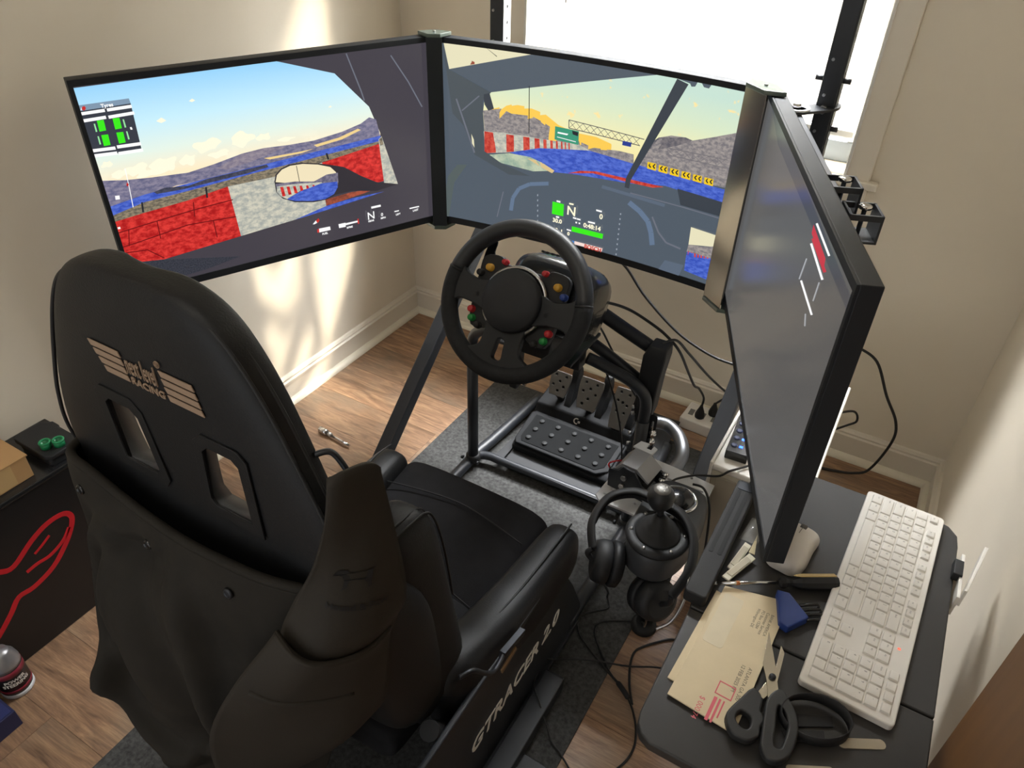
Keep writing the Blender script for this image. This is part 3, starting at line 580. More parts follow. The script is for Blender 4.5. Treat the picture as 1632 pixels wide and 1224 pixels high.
SCREEN_CENTRE = [('sky_t',0.0378,1.1540,0.3184,1.1525,0.0540,1.0909),
('red2',0.1080,1.1048,0.1122,1.1125,0.1245,1.1180,0.1388,1.1150,0.1408,1.1109),
('dark',0.1765,1.1508,0.2089,1.1341,0.2102,1.1353,0.1778,1.1520),
('sky_c',0.1656,0.9965,0.1697,1.0277,0.1924,1.0499,0.6987,1.1519,0.7544,1.1505,0.7926,1.1447,0.7974,1.1389,0.8076,1.1404,0.8124,1.1501,0.8247,1.1493,0.8314,1.1425,0.8454,1.1419,0.8504,1.1497,0.9431,1.1489,0.9452,0.9782,0.6644,0.9371,0.4920,0.9449,0.3998,0.9337,0.1723,0.9306),
('sungold',0.1761,1.0039,0.2283,1.0193,0.2654,1.0298,0.3108,1.0293,0.3687,1.0202,0.4152,0.9993,0.4671,0.9886,0.5376,0.9886,0.5948,0.9782,0.6005,0.9656,0.4917,0.9479,0.1722,0.9419),
('hillc',0.1656,1.0027,0.2284,1.0147,0.2600,1.0063,0.3283,1.0089,0.3702,0.9977,0.4040,0.9856,0.4477,0.9782,0.4894,0.9691,0.5308,0.9618,0.5709,0.9637,0.6102,0.9672,0.6596,0.9665,0.6639,0.9401,0.4920,0.9449,0.3997,0.9353,0.1723,0.9339),
('hillc',0.6663,0.9496,0.6939,0.9932,0.7275,1.0176,0.7629,1.0279,0.8047,1.0308,0.8255,1.0274,0.8857,1.0463,0.9466,1.0667,0.9472,0.9425,0.9113,0.9406,0.6648,0.9342),
('hillr',0.6939,0.9932,0.7275,1.0176,0.8047,1.0308,0.8255,1.0274,0.7853,1.0090,0.7145,0.9850),
('stone',0.1679,0.9510,0.2298,0.9557,0.3979,0.9585,0.4841,0.9622,0.5218,0.9527,0.4509,0.9447,0.3578,0.9338,0.2525,0.9074,0.1747,0.8949),
('redc',0.1700,0.9511,0.2085,0.9520,0.2105,0.9013,0.1714,0.8943),
('redc',0.2447,0.9531,0.2744,0.9540,0.2770,0.9134,0.2471,0.9079),
('redc',0.3018,0.9549,0.3229,0.9557,0.3257,0.9225,0.3046,0.9185),
('redc',0.3396,0.9563,0.3563,0.9569,0.3592,0.9292,0.3425,0.9256),
('redc',0.3688,0.9574,0.3792,0.9579,0.3821,0.9330,0.3717,0.9313),
('redc',0.3917,0.9584,0.4000,0.9587,0.4027,0.9364,0.3945,0.9350),
('redc',0.4103,0.9592,0.4165,0.9595,0.4192,0.9392,0.4130,0.9381),
('redc',0.4268,0.9599,0.4319,0.9602,0.4346,0.9418,0.4295,0.9409),
('redc',0.4391,0.9605,0.4432,0.9607,0.4458,0.9436,0.4417,0.9430),
('redc',0.4514,0.9611,0.4555,0.9613,0.4580,0.9457,0.4539,0.9450),
('road',0.2568,0.9080,0.3578,0.9338,0.4509,0.9447,0.5218,0.9527,0.6432,0.9456,0.7996,0.9400,0.9448,0.9376,0.9447,0.9019,0.7670,0.9108,0.6512,0.8944,0.4670,0.8853,0.4040,0.8797,0.3277,0.9037),
('teal',0.1769,0.8903,0.2568,0.9063,0.3276,0.9069,0.3729,0.8976,0.4121,0.8843,0.3403,0.8712,0.2316,0.8764),
('tan',0.3171,0.9021,0.3556,0.9014,0.4121,0.8843,0.4042,0.8765,0.3651,0.8866),
('redc',0.4565,0.8852,0.4970,0.8984,0.5479,0.9056,0.6695,0.9057,0.7639,0.9071,0.7302,0.8988,0.6507,0.8974,0.5384,0.8992),
('sign',0.4054,0.9949,0.4828,0.9939,0.4842,0.9607,0.4059,0.9628),
('white',0.4143,0.9791,0.4533,0.9786,0.4540,0.9825,0.4151,0.9829),
('white',0.4133,0.9693,0.4752,0.9662,0.4756,0.9678,0.4137,0.9709),
('dark',0.4607,0.9922,0.4811,0.9907,0.4800,0.9814,0.4635,0.9835),
('gantry',0.4480,1.0150,0.6857,1.0054,0.6860,1.0073,0.4485,1.0169),
('gantry',0.4498,0.9957,0.6750,0.9890,0.6753,0.9909,0.4503,0.9977),
('gantry',0.4470,1.0158,0.4488,0.9965,0.4514,0.9969,0.4495,1.0161),
('gantry',0.4477,1.0156,0.4725,0.9959,0.4735,0.9966,0.4488,1.0163),
('gantry',0.4506,0.9964,0.4716,1.0144,0.4706,1.0150,0.4496,0.9970),
('gantry',0.4706,1.0144,0.4954,0.9949,0.4964,0.9956,0.4716,1.0152),
('gantry',0.4736,0.9953,0.4944,1.0133,0.4934,1.0139,0.4726,0.9960),
('gantry',0.4934,1.0134,0.5182,0.9939,0.5192,0.9947,0.4944,1.0141),
('gantry',0.4965,0.9944,0.5171,1.0123,0.5161,1.0129,0.4955,0.9950),
('gantry',0.5160,1.0124,0.5409,0.9930,0.5419,0.9938,0.5171,1.0131),
('gantry',0.5193,0.9934,0.5397,1.0113,0.5387,1.0120,0.5183,0.9940),
('gantry',0.5386,1.0114,0.5635,0.9922,0.5645,0.9930,0.5397,1.0122),
('gantry',0.5420,0.9925,0.5621,1.0104,0.5611,1.0110,0.5410,0.9932),
('gantry',0.5611,1.0105,0.5860,0.9914,0.5870,0.9922,0.5621,1.0113),
('gantry',0.5646,0.9917,0.5845,1.0096,0.5835,1.0102,0.5636,0.9923),
('gantry',0.5835,1.0096,0.6084,0.9907,0.6094,0.9914,0.5845,1.0104),
('gantry',0.5871,0.9909,0.6067,1.0088,0.6058,1.0094,0.5861,0.9915),
('gantry',0.6057,1.0088,0.6307,0.9900,0.6316,0.9907,0.6067,1.0096),
('gantry',0.6095,0.9902,0.6289,1.0080,0.6279,1.0086,0.6085,0.9908),
('gantry',0.6279,1.0081,0.6528,0.9893,0.6538,0.9901,0.6289,1.0088),
('gantry',0.6317,0.9895,0.6509,1.0073,0.6499,1.0079,0.6307,0.9901),
('gantry',0.6499,1.0074,0.6748,0.9887,0.6758,0.9895,0.6509,1.0081),
('gantry',0.6539,0.9888,0.6728,1.0066,0.6718,1.0072,0.6529,0.9894),
('gantry2',0.7536,0.9982,0.9316,1.0029,0.9316,1.0045,0.7537,1.0000),
('gantry2',0.7566,0.9828,0.9326,0.9847,0.9327,0.9864,0.7567,0.9845),
('gantry2',0.7532,0.9987,0.7817,0.9835,0.7824,0.9843,0.7540,0.9995),
('gantry2',0.7571,0.9833,0.7793,0.9992,0.7785,0.9999,0.7562,0.9840),
('gantry2',0.7785,0.9991,0.8068,0.9840,0.8076,0.9849,0.7793,0.9999),
('gantry2',0.7824,0.9838,0.8043,0.9996,0.8035,1.0003,0.7816,0.9845),
('gantry2',0.8035,0.9996,0.8317,0.9846,0.8325,0.9855,0.8043,1.0004),
('gantry2',0.8075,0.9844,0.8291,1.0002,0.8283,1.0009,0.8067,0.9851),
('gantry2',0.8283,1.0001,0.8564,0.9853,0.8571,0.9861,0.8291,1.0009),
('gantry2',0.8324,0.9850,0.8537,1.0007,0.8528,1.0014,0.8316,0.9857),
('gantry2',0.8529,1.0007,0.8808,0.9860,0.8815,0.9869,0.8536,1.0015),
('gantry2',0.8571,0.9857,0.8780,1.0013,0.8772,1.0020,0.8563,0.9864),
('gantry2',0.8772,1.0013,0.9050,0.9868,0.9057,0.9876,0.8779,1.0021),
('gantry2',0.8815,0.9864,0.9021,1.0020,0.9013,1.0027,0.8807,0.9871),
('gantry2',0.9013,1.0019,0.9290,0.9876,0.9297,0.9884,0.9020,1.0028),
('gantry2',0.9057,0.9871,0.9260,1.0027,0.9252,1.0034,0.9049,0.9878),
('dark',0.3152,1.0785,0.3200,0.9662,0.3225,0.9666,0.3176,1.0788),
('navy',0.6221,0.9930,0.6494,0.9931,0.6492,0.9827,0.6218,0.9826),
('yellow',0.7050,0.9573,0.7320,0.9575,0.7332,0.9407,0.7058,0.9417),
('dark',0.7150,0.9569,0.7091,0.9509,0.7120,0.9492,0.7179,0.9553),
('dark',0.7091,0.9492,0.7154,0.9445,0.7182,0.9468,0.7119,0.9515),
('dark',0.7274,0.9568,0.7215,0.9508,0.7245,0.9491,0.7303,0.9551),
('dark',0.7216,0.9491,0.7279,0.9444,0.7306,0.9467,0.7243,0.9514),
('yellow',0.7403,0.9565,0.7671,0.9567,0.7684,0.9401,0.7413,0.9409),
('dark',0.7502,0.9561,0.7444,0.9501,0.7474,0.9484,0.7531,0.9545),
('dark',0.7445,0.9484,0.7508,0.9438,0.7535,0.9460,0.7472,0.9507),
('dark',0.7625,0.9560,0.7568,0.9500,0.7597,0.9484,0.7654,0.9544),
('dark',0.7568,0.9484,0.7631,0.9437,0.7658,0.9460,0.7595,0.9506),
('yellow',0.7753,0.9557,0.8017,0.9560,0.8033,0.9395,0.7764,0.9402),
('dark',0.7851,0.9554,0.7794,0.9494,0.7823,0.9478,0.7880,0.9538),
('dark',0.7795,0.9478,0.7858,0.9431,0.7884,0.9454,0.7821,0.9500),
('dark',0.7972,0.9554,0.7916,0.9494,0.7945,0.9477,0.8001,0.9537),
('dark',0.7917,0.9477,0.7979,0.9431,0.8006,0.9454,0.7943,0.9500),
('yellow',0.8098,0.9551,0.8360,0.9555,0.8377,0.9391,0.8112,0.9397),
('dark',0.8195,0.9548,0.8140,0.9488,0.8169,0.9472,0.8224,0.9532),
('dark',0.8141,0.9472,0.8204,0.9426,0.8229,0.9449,0.8167,0.9494),
('dark',0.8315,0.9548,0.8261,0.9489,0.8289,0.9472,0.8344,0.9532),
('dark',0.8262,0.9472,0.8324,0.9427,0.8350,0.9449,0.8287,0.9494),
('yellow',0.8440,0.9546,0.8698,0.9551,0.8717,0.9388,0.8455,0.9394),
('dark',0.8536,0.9543,0.8482,0.9484,0.8511,0.9468,0.8565,0.9528),
('dark',0.8483,0.9468,0.8546,0.9423,0.8571,0.9445,0.8509,0.9490),
('dark',0.8654,0.9544,0.8601,0.9485,0.8630,0.9469,0.8683,0.9528),
('dark',0.8602,0.9468,0.8665,0.9423,0.8690,0.9446,0.8627,0.9491),
('yellow',0.8778,0.9542,0.9033,0.9548,0.9054,0.9386,0.8795,0.9391),
('dark',0.8873,0.9540,0.8820,0.9481,0.8849,0.9465,0.8901,0.9524),
('dark',0.8822,0.9465,0.8884,0.9420,0.8908,0.9442,0.8846,0.9487),
('dark',0.8990,0.9541,0.8938,0.9482,0.8966,0.9466,0.9018,0.9525),
('dark',0.8939,0.9466,0.9001,0.9421,0.9026,0.9443,0.8964,0.9488),
('dashd',0.7560,1.1514,0.7895,1.1430,0.6615,0.9057,0.6454,0.9058,0.6571,0.9328),
('dashd',0.6454,0.9058,0.6615,0.9057,0.6590,0.8832,0.6448,0.8837),
('dash2',0.0357,1.1532,0.0540,1.0909,0.1924,1.0499,0.1655,1.0273,0.1703,0.9009,0.2316,0.8764,0.3302,0.8580,0.2586,0.8502,0.1375,0.8866,0.1014,0.9573,0.0634,0.9848),
('dashd',0.1676,1.0427,0.1883,1.0480,0.2034,1.0117,0.1846,1.0049,0.1718,1.0188),
('glint',0.0970,0.9936,0.1564,1.0373,0.1537,1.0393,0.0942,0.9957),
('glint',0.0746,1.0213,0.1349,0.8906,0.1401,0.8926,0.0796,1.0231),
('sky_t',0.1270,0.9395,0.1355,0.9259,0.1376,0.9049,0.1289,0.9153),
('dash3',0.0035,0.6916,0.0427,0.8156,0.0773,0.8515,0.1107,0.8560,0.0648,0.8011,0.0411,0.6973),
('dashl',0.2751,0.7530,0.2805,0.7893,0.2673,0.7887,0.2617,0.7523),
('dashl',0.2795,0.7870,0.3005,0.8165,0.2893,0.8204,0.2682,0.7910),
('dashl',0.2976,0.8141,0.3341,0.8320,0.3286,0.8405,0.2922,0.8228),
('dashl',0.3318,0.8313,0.3962,0.8437,0.3950,0.8535,0.3309,0.8413),
('dashl',0.6602,0.8432,0.6973,0.8281,0.7057,0.8399,0.6687,0.8549),
('dashl',0.6961,0.8288,0.7260,0.8090,0.7367,0.8196,0.7069,0.8393),
('dashl',0.7241,0.8110,0.7390,0.7844,0.7535,0.7914,0.7386,0.8177),
('dashl',0.7386,0.7855,0.7483,0.7540,0.7638,0.7591,0.7539,0.7903),
('dashl2',0.5718,0.8677,0.6952,0.8627,0.6968,0.8707,0.5738,0.8758),
('dashl2',0.6952,0.8627,0.7754,0.8604,0.7767,0.8683,0.6968,0.8707),
('glint',0.6644,0.8719,0.8328,0.8708,0.8331,0.8733,0.6649,0.8745),
('glint',0.8328,0.8708,0.9507,0.8687,0.9510,0.8711,0.8332,0.8733),
('glint',0.7409,0.8271,0.7676,0.7921,0.7718,0.7946,0.7451,0.8296),
('glint',0.7680,0.7917,0.7961,0.7717,0.7995,0.7750,0.7714,0.7950),
('glint',0.7972,0.7713,0.8445,0.7663,0.8457,0.7705,0.7984,0.7754),
('glint',0.2384,0.8010,0.2175,0.7262,0.2208,0.7261,0.2417,0.8009),
('dashd',0.8053,0.9124,0.9429,0.9090,0.9459,0.8748,0.8225,0.8760),
('dashl2',0.8028,0.7270,0.8635,0.7292,0.8543,0.6956,0.7875,0.6987),
('white2',0.3589,0.8137,0.3621,0.8142,0.3620,0.8091,0.3588,0.8085),
('white2',0.6406,0.8163,0.6444,0.8164,0.6446,0.8122,0.6409,0.8121),
('white2',0.3597,0.7997,0.3630,0.8003,0.3629,0.7951,0.3596,0.7945),
('white2',0.6408,0.8030,0.6445,0.8031,0.6447,0.7988,0.6410,0.7987),
('white2',0.3606,0.7857,0.3639,0.7863,0.3638,0.7810,0.3605,0.7804),
('white2',0.6409,0.7896,0.6446,0.7897,0.6448,0.7854,0.6411,0.7853),
('white2',0.3615,0.7715,0.3648,0.7721,0.3647,0.7668,0.3614,0.7662),
('white2',0.6410,0.7761,0.6447,0.7762,0.6450,0.7718,0.6412,0.7717),
('white2',0.3624,0.7572,0.3657,0.7578,0.3655,0.7525,0.3622,0.7519),
('white2',0.6411,0.7624,0.6449,0.7626,0.6451,0.7582,0.6413,0.7580),
('white2',0.3632,0.7428,0.3666,0.7434,0.3665,0.7380,0.3631,0.7374),
('white2',0.6412,0.7487,0.6450,0.7488,0.6452,0.7444,0.6414,0.7442),
('white2',0.3641,0.7283,0.3675,0.7289,0.3674,0.7235,0.3640,0.7228),
('white2',0.6413,0.7348,0.6451,0.7350,0.6454,0.7305,0.6416,0.7303),
('white2',0.3650,0.7136,0.3684,0.7142,0.3683,0.7088,0.3649,0.7081),
('white2',0.6414,0.7208,0.6453,0.7210,0.6455,0.7164,0.6417,0.7162),
('white2',0.3660,0.6988,0.3693,0.6995,0.3692,0.6939,0.3658,0.6933),
('white2',0.6416,0.7066,0.6454,0.7068,0.6456,0.7023,0.6418,0.7021),
('green',0.4131,0.8035,0.4523,0.8029,0.4530,0.7703,0.4135,0.7698),
('white',0.4268,0.8094,0.4398,0.8092,0.4402,0.8050,0.4271,0.8052),
('cream',0.4699,0.8105,0.4850,0.8107,0.4854,0.8066,0.4703,0.8063),
('white',0.5618,0.8104,0.5808,0.8103,0.5814,0.8059,0.5623,0.8061),
('white',0.4864,0.7751,0.4984,0.7746,0.4988,0.7706,0.4868,0.7710),
('white',0.5001,0.7743,0.5125,0.7742,0.5129,0.7703,0.5005,0.7704),
('white',0.4962,0.7640,0.5016,0.7642,0.5021,0.7599,0.4966,0.7597),
('white',0.5071,0.7639,0.5125,0.7641,0.5129,0.7599,0.5075,0.7598),
('white',0.5384,0.7742,0.5619,0.7747,0.5625,0.7705,0.5389,0.7700),
('white',0.4680,0.7381,0.4835,0.7377,0.4838,0.7342,0.4684,0.7347),
('white',0.4281,0.7665,0.4391,0.7666,0.4394,0.7625,0.4285,0.7621),
('green',0.4853,0.7487,0.5930,0.7497,0.5926,0.7361,0.4856,0.7346),
('blue',0.4284,0.7086,0.4974,0.7094,0.4972,0.7003,0.4470,0.7006),
('pink',0.4985,0.7096,0.5960,0.7104,0.5950,0.7012,0.4978,0.7004),
('sky_t',0.8652,0.8305,0.9519,0.8280,0.9511,0.8007,0.8672,0.7856),
('hillc',0.8672,0.7856,0.9090,0.7913,0.9507,0.8022,0.9532,0.7686,0.8654,0.7669),
('road',0.8662,0.7537,0.8672,0.7674,0.9532,0.7686,0.9566,0.7142,0.9515,0.7110,0.8681,0.7168),
('redc',0.8688,0.7694,0.8738,0.7691,0.8768,0.7565,0.8719,0.7552),
('redc',0.8787,0.7693,0.8837,0.7690,0.8864,0.7580,0.8815,0.7569),
('redc',0.8886,0.7693,0.8936,0.7689,0.8959,0.7595,0.8910,0.7586),
('redc',0.8985,0.7692,0.9035,0.7688,0.9054,0.7611,0.9005,0.7602),
('redc',0.9083,0.7691,0.9133,0.7688,0.9149,0.7626,0.9100,0.7619),
('redc',0.9181,0.7691,0.9231,0.7687,0.9243,0.7641,0.9194,0.7636),
('redc',0.9279,0.7690,0.9328,0.7687,0.9337,0.7657,0.9287,0.7653),
]
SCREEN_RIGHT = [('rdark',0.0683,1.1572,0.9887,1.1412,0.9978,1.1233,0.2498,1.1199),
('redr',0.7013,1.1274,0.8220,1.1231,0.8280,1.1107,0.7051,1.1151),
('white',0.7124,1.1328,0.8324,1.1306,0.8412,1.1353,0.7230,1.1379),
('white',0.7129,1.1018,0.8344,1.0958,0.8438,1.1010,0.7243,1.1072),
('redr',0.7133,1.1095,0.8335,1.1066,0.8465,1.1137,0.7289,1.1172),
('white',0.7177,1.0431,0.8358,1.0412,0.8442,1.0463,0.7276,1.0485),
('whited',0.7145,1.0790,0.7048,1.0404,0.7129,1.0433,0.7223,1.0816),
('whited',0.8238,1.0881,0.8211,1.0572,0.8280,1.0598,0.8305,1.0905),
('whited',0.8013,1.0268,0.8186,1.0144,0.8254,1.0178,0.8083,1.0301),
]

def build_screen(mon, P, polys, base, t0, t1):
    n = 24
    mb = MB().grid(lambda u, v: P.at(t0+(t1-t0)*u, ZA0+(ZA1-ZA0)*v, 0.0), n, 1)
    scr = mb.obj('screen', MATS[base], mon)
    for f in scr.data.polygons: f.use_smooth = True
    bm = bmesh.new(); names = []
    for i, item in enumerate(polys):
        m = item[0]; c = item[1:]; pts = [(c[k], c[k+1]) for k in range(0, len(c), 2)]
        if m not in names: names.append(m)
        try: f = bm.faces.new([bm.verts.new((min(max(a, t0), t1), min(max(b_, ZA0), ZA1), 0.0003+0.00002*i)) for a, b_ in pts])
        except ValueError: continue
        f.material_index = names.index(m)
    bmesh.ops.triangulate(bm, faces=[f for f in bm.faces if len(f.verts) > 4])
    if P.sag:
        for k in range(1, n):
            bmesh.ops.bisect_plane(bm, geom=bm.verts[:]+bm.edges[:]+bm.faces[:], plane_co=(t0+(t1-t0)*k/n, 0, 0), plane_no=(1, 0, 0), dist=1e-6)
    uvl = bm.loops.layers.uv.new('screen')
    for f in bm.faces:
        for lp in f.loops: lp[uvl].uv = (lp.vert.co.x*P.w/(ZA1-ZA0), (lp.vert.co.y-ZA0)/(ZA1-ZA0))
    for v in bm.verts: v.co = P.at(v.co.x, v.co.y, v.co.z)
    bm.normal_update()
    front = Vector((-P.n.x, -P.n.y, 0))
    for f in bm.faces:
        if f.normal.dot(front) < 0: f.normal_flip()
    me = bpy.data.meshes.new('screen_image'); bm.to_mesh(me); bm.free()
    for nm in names: me.materials.append(MATS[nm])
    link('screen_image', me, None, scr)
    return scr
def monitor(name, label, P, polys, base):
    mid = P.at(0.5, ZO0)
    mon = thing(name, label, 'monitor', mid, group='three racing monitors')
    n = 16 if P.sag else 1
    # housing: shallow tray and a thicker centre bulge
    def slab(t0, t1, z0, z1, o0, o1):
        mb = MB(); ring = []
        for k in range(n+1):
            t = t0+(t1-t0)*k/n
            ring.append([P.at(t, z0, o0), P.at(t, z1, o0), P.at(t, z1, o1), P.at(t, z0, o1)])
        return mb.loft(ring, smooth=False)
    slab(0.0, 1.0, ZO0, ZO1, -0.002, -0.030).obj('housing', BEZ, mon, bev=0.002)
    slab(0.16, 0.84, ZO0+0.07, ZO1-0.08, -0.030, -0.062).obj('rear_bulge', BLKP, mon, bev=0.008)
    slab(0.40, 0.60, 0.86, 0.98, -0.062, -0.068).obj('mount_plate', GREYM, mon, bev=0.001)
    ta = 0.011
    for (t0, t1, z0, z1) in ((0, 1, ZO0, ZA0), (0, 1, ZA1, ZO1), (0, ta, ZA0, ZA1), (1-ta, 1, ZA0, ZA1)):
        slab(t0, t1, z0, z1, 0.002, -0.002).obj('bezel', BEZ, mon, bev=0.0006)
    build_screen(mon, P, polys, base, ta, 1-ta)
    return mon
mon_l = monitor('monitor', 'flat black monitor nearest the left wall showing the red and white brick wall', PL, SCREEN_LEFT, 'base_l')
mon_c = monitor('monitor', 'curved black centre monitor in front of the window showing the racing dashboard', PC, SCREEN_CENTRE, 'base_c')
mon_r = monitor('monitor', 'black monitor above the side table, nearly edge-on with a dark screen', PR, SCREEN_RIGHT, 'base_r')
def screen_text(mon, P, txt, t, z, size, m, sx=1.0, bold=0.0):
    scr = [c for c in mon.children if c.name.startswith('screen')][0]
    me = text_mesh(txt, size, 0.0, sx=sx, bold=bold)
    ex = P.frame(t+0.01)
    place('lettering', me, MATS[m], scr, P.at(t, z, 0.0072), ex, (0, 0, 1))
for txt, t, z, s_, m in (('Tyres', .0568, 1.1065, .010, 'white'), ('N', .7310, .7355, .029, 'white'), ('0', .7800, .7366, .0125, 'white'), ('GEAR', .7329, .7285, .0068, 'white'), ('MPH', .7782, .7283, .0072, 'white'),
        ('LEFT', .8338, .7284, .0068, 'white'), ('LAST', .8977, .7273, .0078, 'white'), ('FUEL', .5728, .7248, .0072, 'white'), ('RPMS', .6568, .7254, .0072, 'white')):
    screen_text(mon_l, PL, txt, t, z, s_, m, bold=0.0003)
for txt, t, z, s_, m in (('N', .4655, .7802, .034, 'cream'), ('0', .5765, .7902, .0185, 'cream'), ('30.0', .4194, .7507, .0155, 'cream'), ('0:48:14', .5260, .7572, .0165, 'cream'), ('BOSCH', .5350, .7005, .0150, 'redc'),
        ('3', .4138, .7238, .0175, 'cream'), ('0', .4294, .7233, .0175, 'cream'), ('1', .4474, .7215, .0185, 'cream'), ('0', .4735, .7233, .013, 'cream')):
    screen_text(mon_c, PC, txt, t, z, s_, m, bold=0.0006)

# bezel cover strips over the two seams
COVER = mat('smoked_acrylic_strip', rgb(62, 66, 68), 0.16, coat=0.5, metal=0.25)
COVERB = mat('mirror_acrylic_strip', rgb(150, 146, 138), 0.16, metal=0.85)
def cover(label, P1, t1, P2, t2, m, off):
    a0 = P1.at(t1, 0, off); b0 = P2.at(t2, 0, off); mid = (a0+b0)/2
    c = thing('bezel_cover', label, 'bezel cover', (mid.x, mid.y, ZO0-0.012), group='bezel cover strips over the monitor seams')
    ex = (b0-a0).normalized(); nn = Vector((-ex.y, ex.x, 0))
    w = (b0-a0).length
    M = Matrix(((ex.x, nn.x, 0, a0.x), (ex.y, nn.y, 0, a0.y), (0, 0, 1, 0), (0, 0, 0, 1)))
    MB().box(0, -0.002, ZO0-0.006, w, 0.002, ZO1+0.002, M).obj('strip', m, c, bev=0.0008)
    for z0, z1, s_ in ((ZO1+0.001, ZO1+0.010, 1), (ZO0-0.016, ZO0-0.006, -1)):
        MB().prism([(-0.022, 0.028), (0.004, -0.006), (w-0.004, -0.006), (w+0.022, 0.028), (w*0.5, 0.046)][::1], z0, z1, lambda u, v, q: tuple(M @ Vector((u, v, q)))).obj('clip', GRNCLIP, c, bev=0.0015)
        MB().cyl(M @ Vector((w*0.5, 0.02, z1 if s_ > 0 else z0)), M @ Vector((w*0.5, 0.02, (z1+0.003) if s_ > 0 else z0-0.003)), 0.004, n=10).obj('screw', STEEL, c)
    return c
cover('narrow smoked strip over the seam of the left and centre monitors', PL, 0.972, PC, 0.040, COVER, 0.010)
cover('wide shiny strip over the seam of the centre and right monitors', PC, 0.944, PR, 0.060, COVERB, 0.010)

# ------------------------------------------------------------------ monitor stand
st = thing('monitor_stand', 'black steel triple monitor stand with leaning legs in front of the window', 'monitor stand', (0.94, -0.225, 0))
UX = (0.507, 1.374); UY = -0.222; US = 0.040
for x in UX:
    MB().box(x-US/2, UY-US/2, 0.625, x+US/2, UY+US/2, 1.72).obj('upright', BLK, st, bev=0.003)
    MB().beam((x, -0.232, 0.652), (x, -0.925, 0.024), US, US, (1, 0, 0)).obj('leg', BLK, st, bev=0.003)
    MB().lathe([(0.030, 0), (0.032, 0.004), (0.030, 0.018), (0.020, 0.024)], (x, -0.935, 0), n=20).obj('foot', RUBBER, st)
    # perforation strip on the right face and bolts on the front face
    hs = [circ2(0, 0.66+k*0.0385, 0.0045, 10) for k in range(26)]
    me = shape2d([(-0.018, 0.63), (0.018, 0.63), (0.018, 1.70), (-0.018, 1.70)], hs, 0.0016)
    place('perforated_face', me, ALU if x < 0.9 else BLK, st, (x+US/2+0.001, UY, 0), (0, 1, 0), (0, 0, 1))  # left strip light grey: window light on that face put into its colour
    for z in (0.96, 1.035, 1.115, 1.19): MB().cyl((x-0.008, UY-US/2, z), (x-0.008, UY-US/2-0.004, z), 0.0035, n=8).obj('bolt', STEEL, st)
MB().box(UX[0]-0.02, UY-0.062, 0.775, UX[1]+0.02, UY-0.020, 0.815).obj('crossbar', BLK, st, bev=0.003)
MB().box(0.84, -0.357, 0.84, 1.04, -0.352, 1.00).obj('mount_plate', BLK, st, bev=0.002)
MB().box(0.915, -0.352, 0.775, 0.965, -0.284, 0.90).obj('mount_arm', BLK, st, bev=0.002)
for sgn, x, P in ((-1, UX[0], PL), (1, UX[1], PR)):
    hx = x-sgn*0.050; hy = -0.300
    for z in (1.088, 0.86):
        MB().prism(smooth2([(hx-0.034, hy), (hx, hy-0.034), (hx+0.034, hy), (x+0.028, UY-0.02), (x+0.022, UY+0.028), (x-0.022, UY+0.028), (x-0.028, UY-0.02)], 4), z-0.003, z+0.003, XYZ).obj('hinge_plate', BLK, st, bev=0.001)
        MB().lathe([(0.030, 0), (0.030, 0.004), (0.024, 0.004), (0.024, 0)], (hx, hy, z+0.0035), n=28).obj('hinge_ring', ALU, st)
        MB().cyl((hx, hy, z+0.003), (hx, hy, z+0.016), 0.010, n=6).obj('hinge_bolt', STEEL, st)
        # side arm running behind the outer monitor
        far = P.at(0.40 if sgn > 0 else 0.60, z, -0.088)
        MB().beam((hx, hy, z-0.022), (far.x, far.y, z-0.022), 0.024, 0.036).obj('side_arm', BLK, st, bev=0.002)
    for t, z, bo_ in ((0.40, 1.080, 0.080), (0.455, 1.052, 0.112)):
        tt = t if sgn > 0 else 1-t
        c0 = P.at(tt, z, -bo_); ex = P.frame(tt); nn = Vector((P.n.x, P.n.y, 0))
        M = Matrix(((ex.x, nn.x, 0, c0.x), (ex.y, nn.y, 0, c0.y), (0, 0, 1, c0.z), (0, 0, 0, 1)))
        br = MB(); br.box(-0.03, -0.012, -0.025, 0.03, -0.008, 0.025, M); br.box(-0.03, 0.040, -0.025, 0.03, 0.044, 0.025, M); br.box(-0.03, -0.012, 0.015, -0.026, 0.044, 0.025, M); br.box(0.026, -0.012, 0.015, 0.03, 0.044, 0.025, M); br.box(-0.03, -0.012, -0.025, 0.03, 0.044, -0.021, M)
        br.obj('clamp_bracket', BLK, st)
        MB().lathe([(0.004, -0.02), (0.004, 0.026), (0.011, 0.026), (0.011, 0.031), (0.006, 0.033)], M @ Vector((0, 0.018, 0)), n=14).obj('clamp_bolt', CHROME, st)
    vz = P.at(0.5, 0.92, -0.070); v2 = P.at(0.5, 0.92, -0.100)
    MB().box(-0.05, -0.05, -0.002, 0.05, 0.05, 0.002, Matrix.Translation(vz) @ Vector((-P.n.x, -P.n.y, 0)).to_track_quat('Z', 'Y').to_matrix().to_4x4()).obj('mount_plate', BLK, st)
    MB().beam(vz, P.at(0.42 if sgn > 0 else 0.58, 0.86, -0.092), 0.03, 0.03).obj('mount_arm', BLK, st)
for z, dx in ((1.145, -0.028), (1.145, 0.028), (1.040, 0.028)):
    MB().cyl((UX[1]+dx-math.copysign(0.01, dx), UY, z), (UX[1]+dx+math.copysign(0.010, dx), UY, z), 0.006, n=8).obj('bolt', BLK, st)
MB().cyl((UX[1]-0.002, UY-0.020, 1.085), (UX[1]-0.002, UY-0.030, 1.085), 0.010, n=6).obj('nut', STEEL, st)

# ------------------------------------------------------------------ floor mat
tag(MB().prism(rrect(0.535, -2.05, 1.352, -0.235, 0.004), 0.0, 0.005, XYZ).obj('floor_mat', RUBMAT), 'charcoal felt carpet mat under the racing cockpit', 'mat')

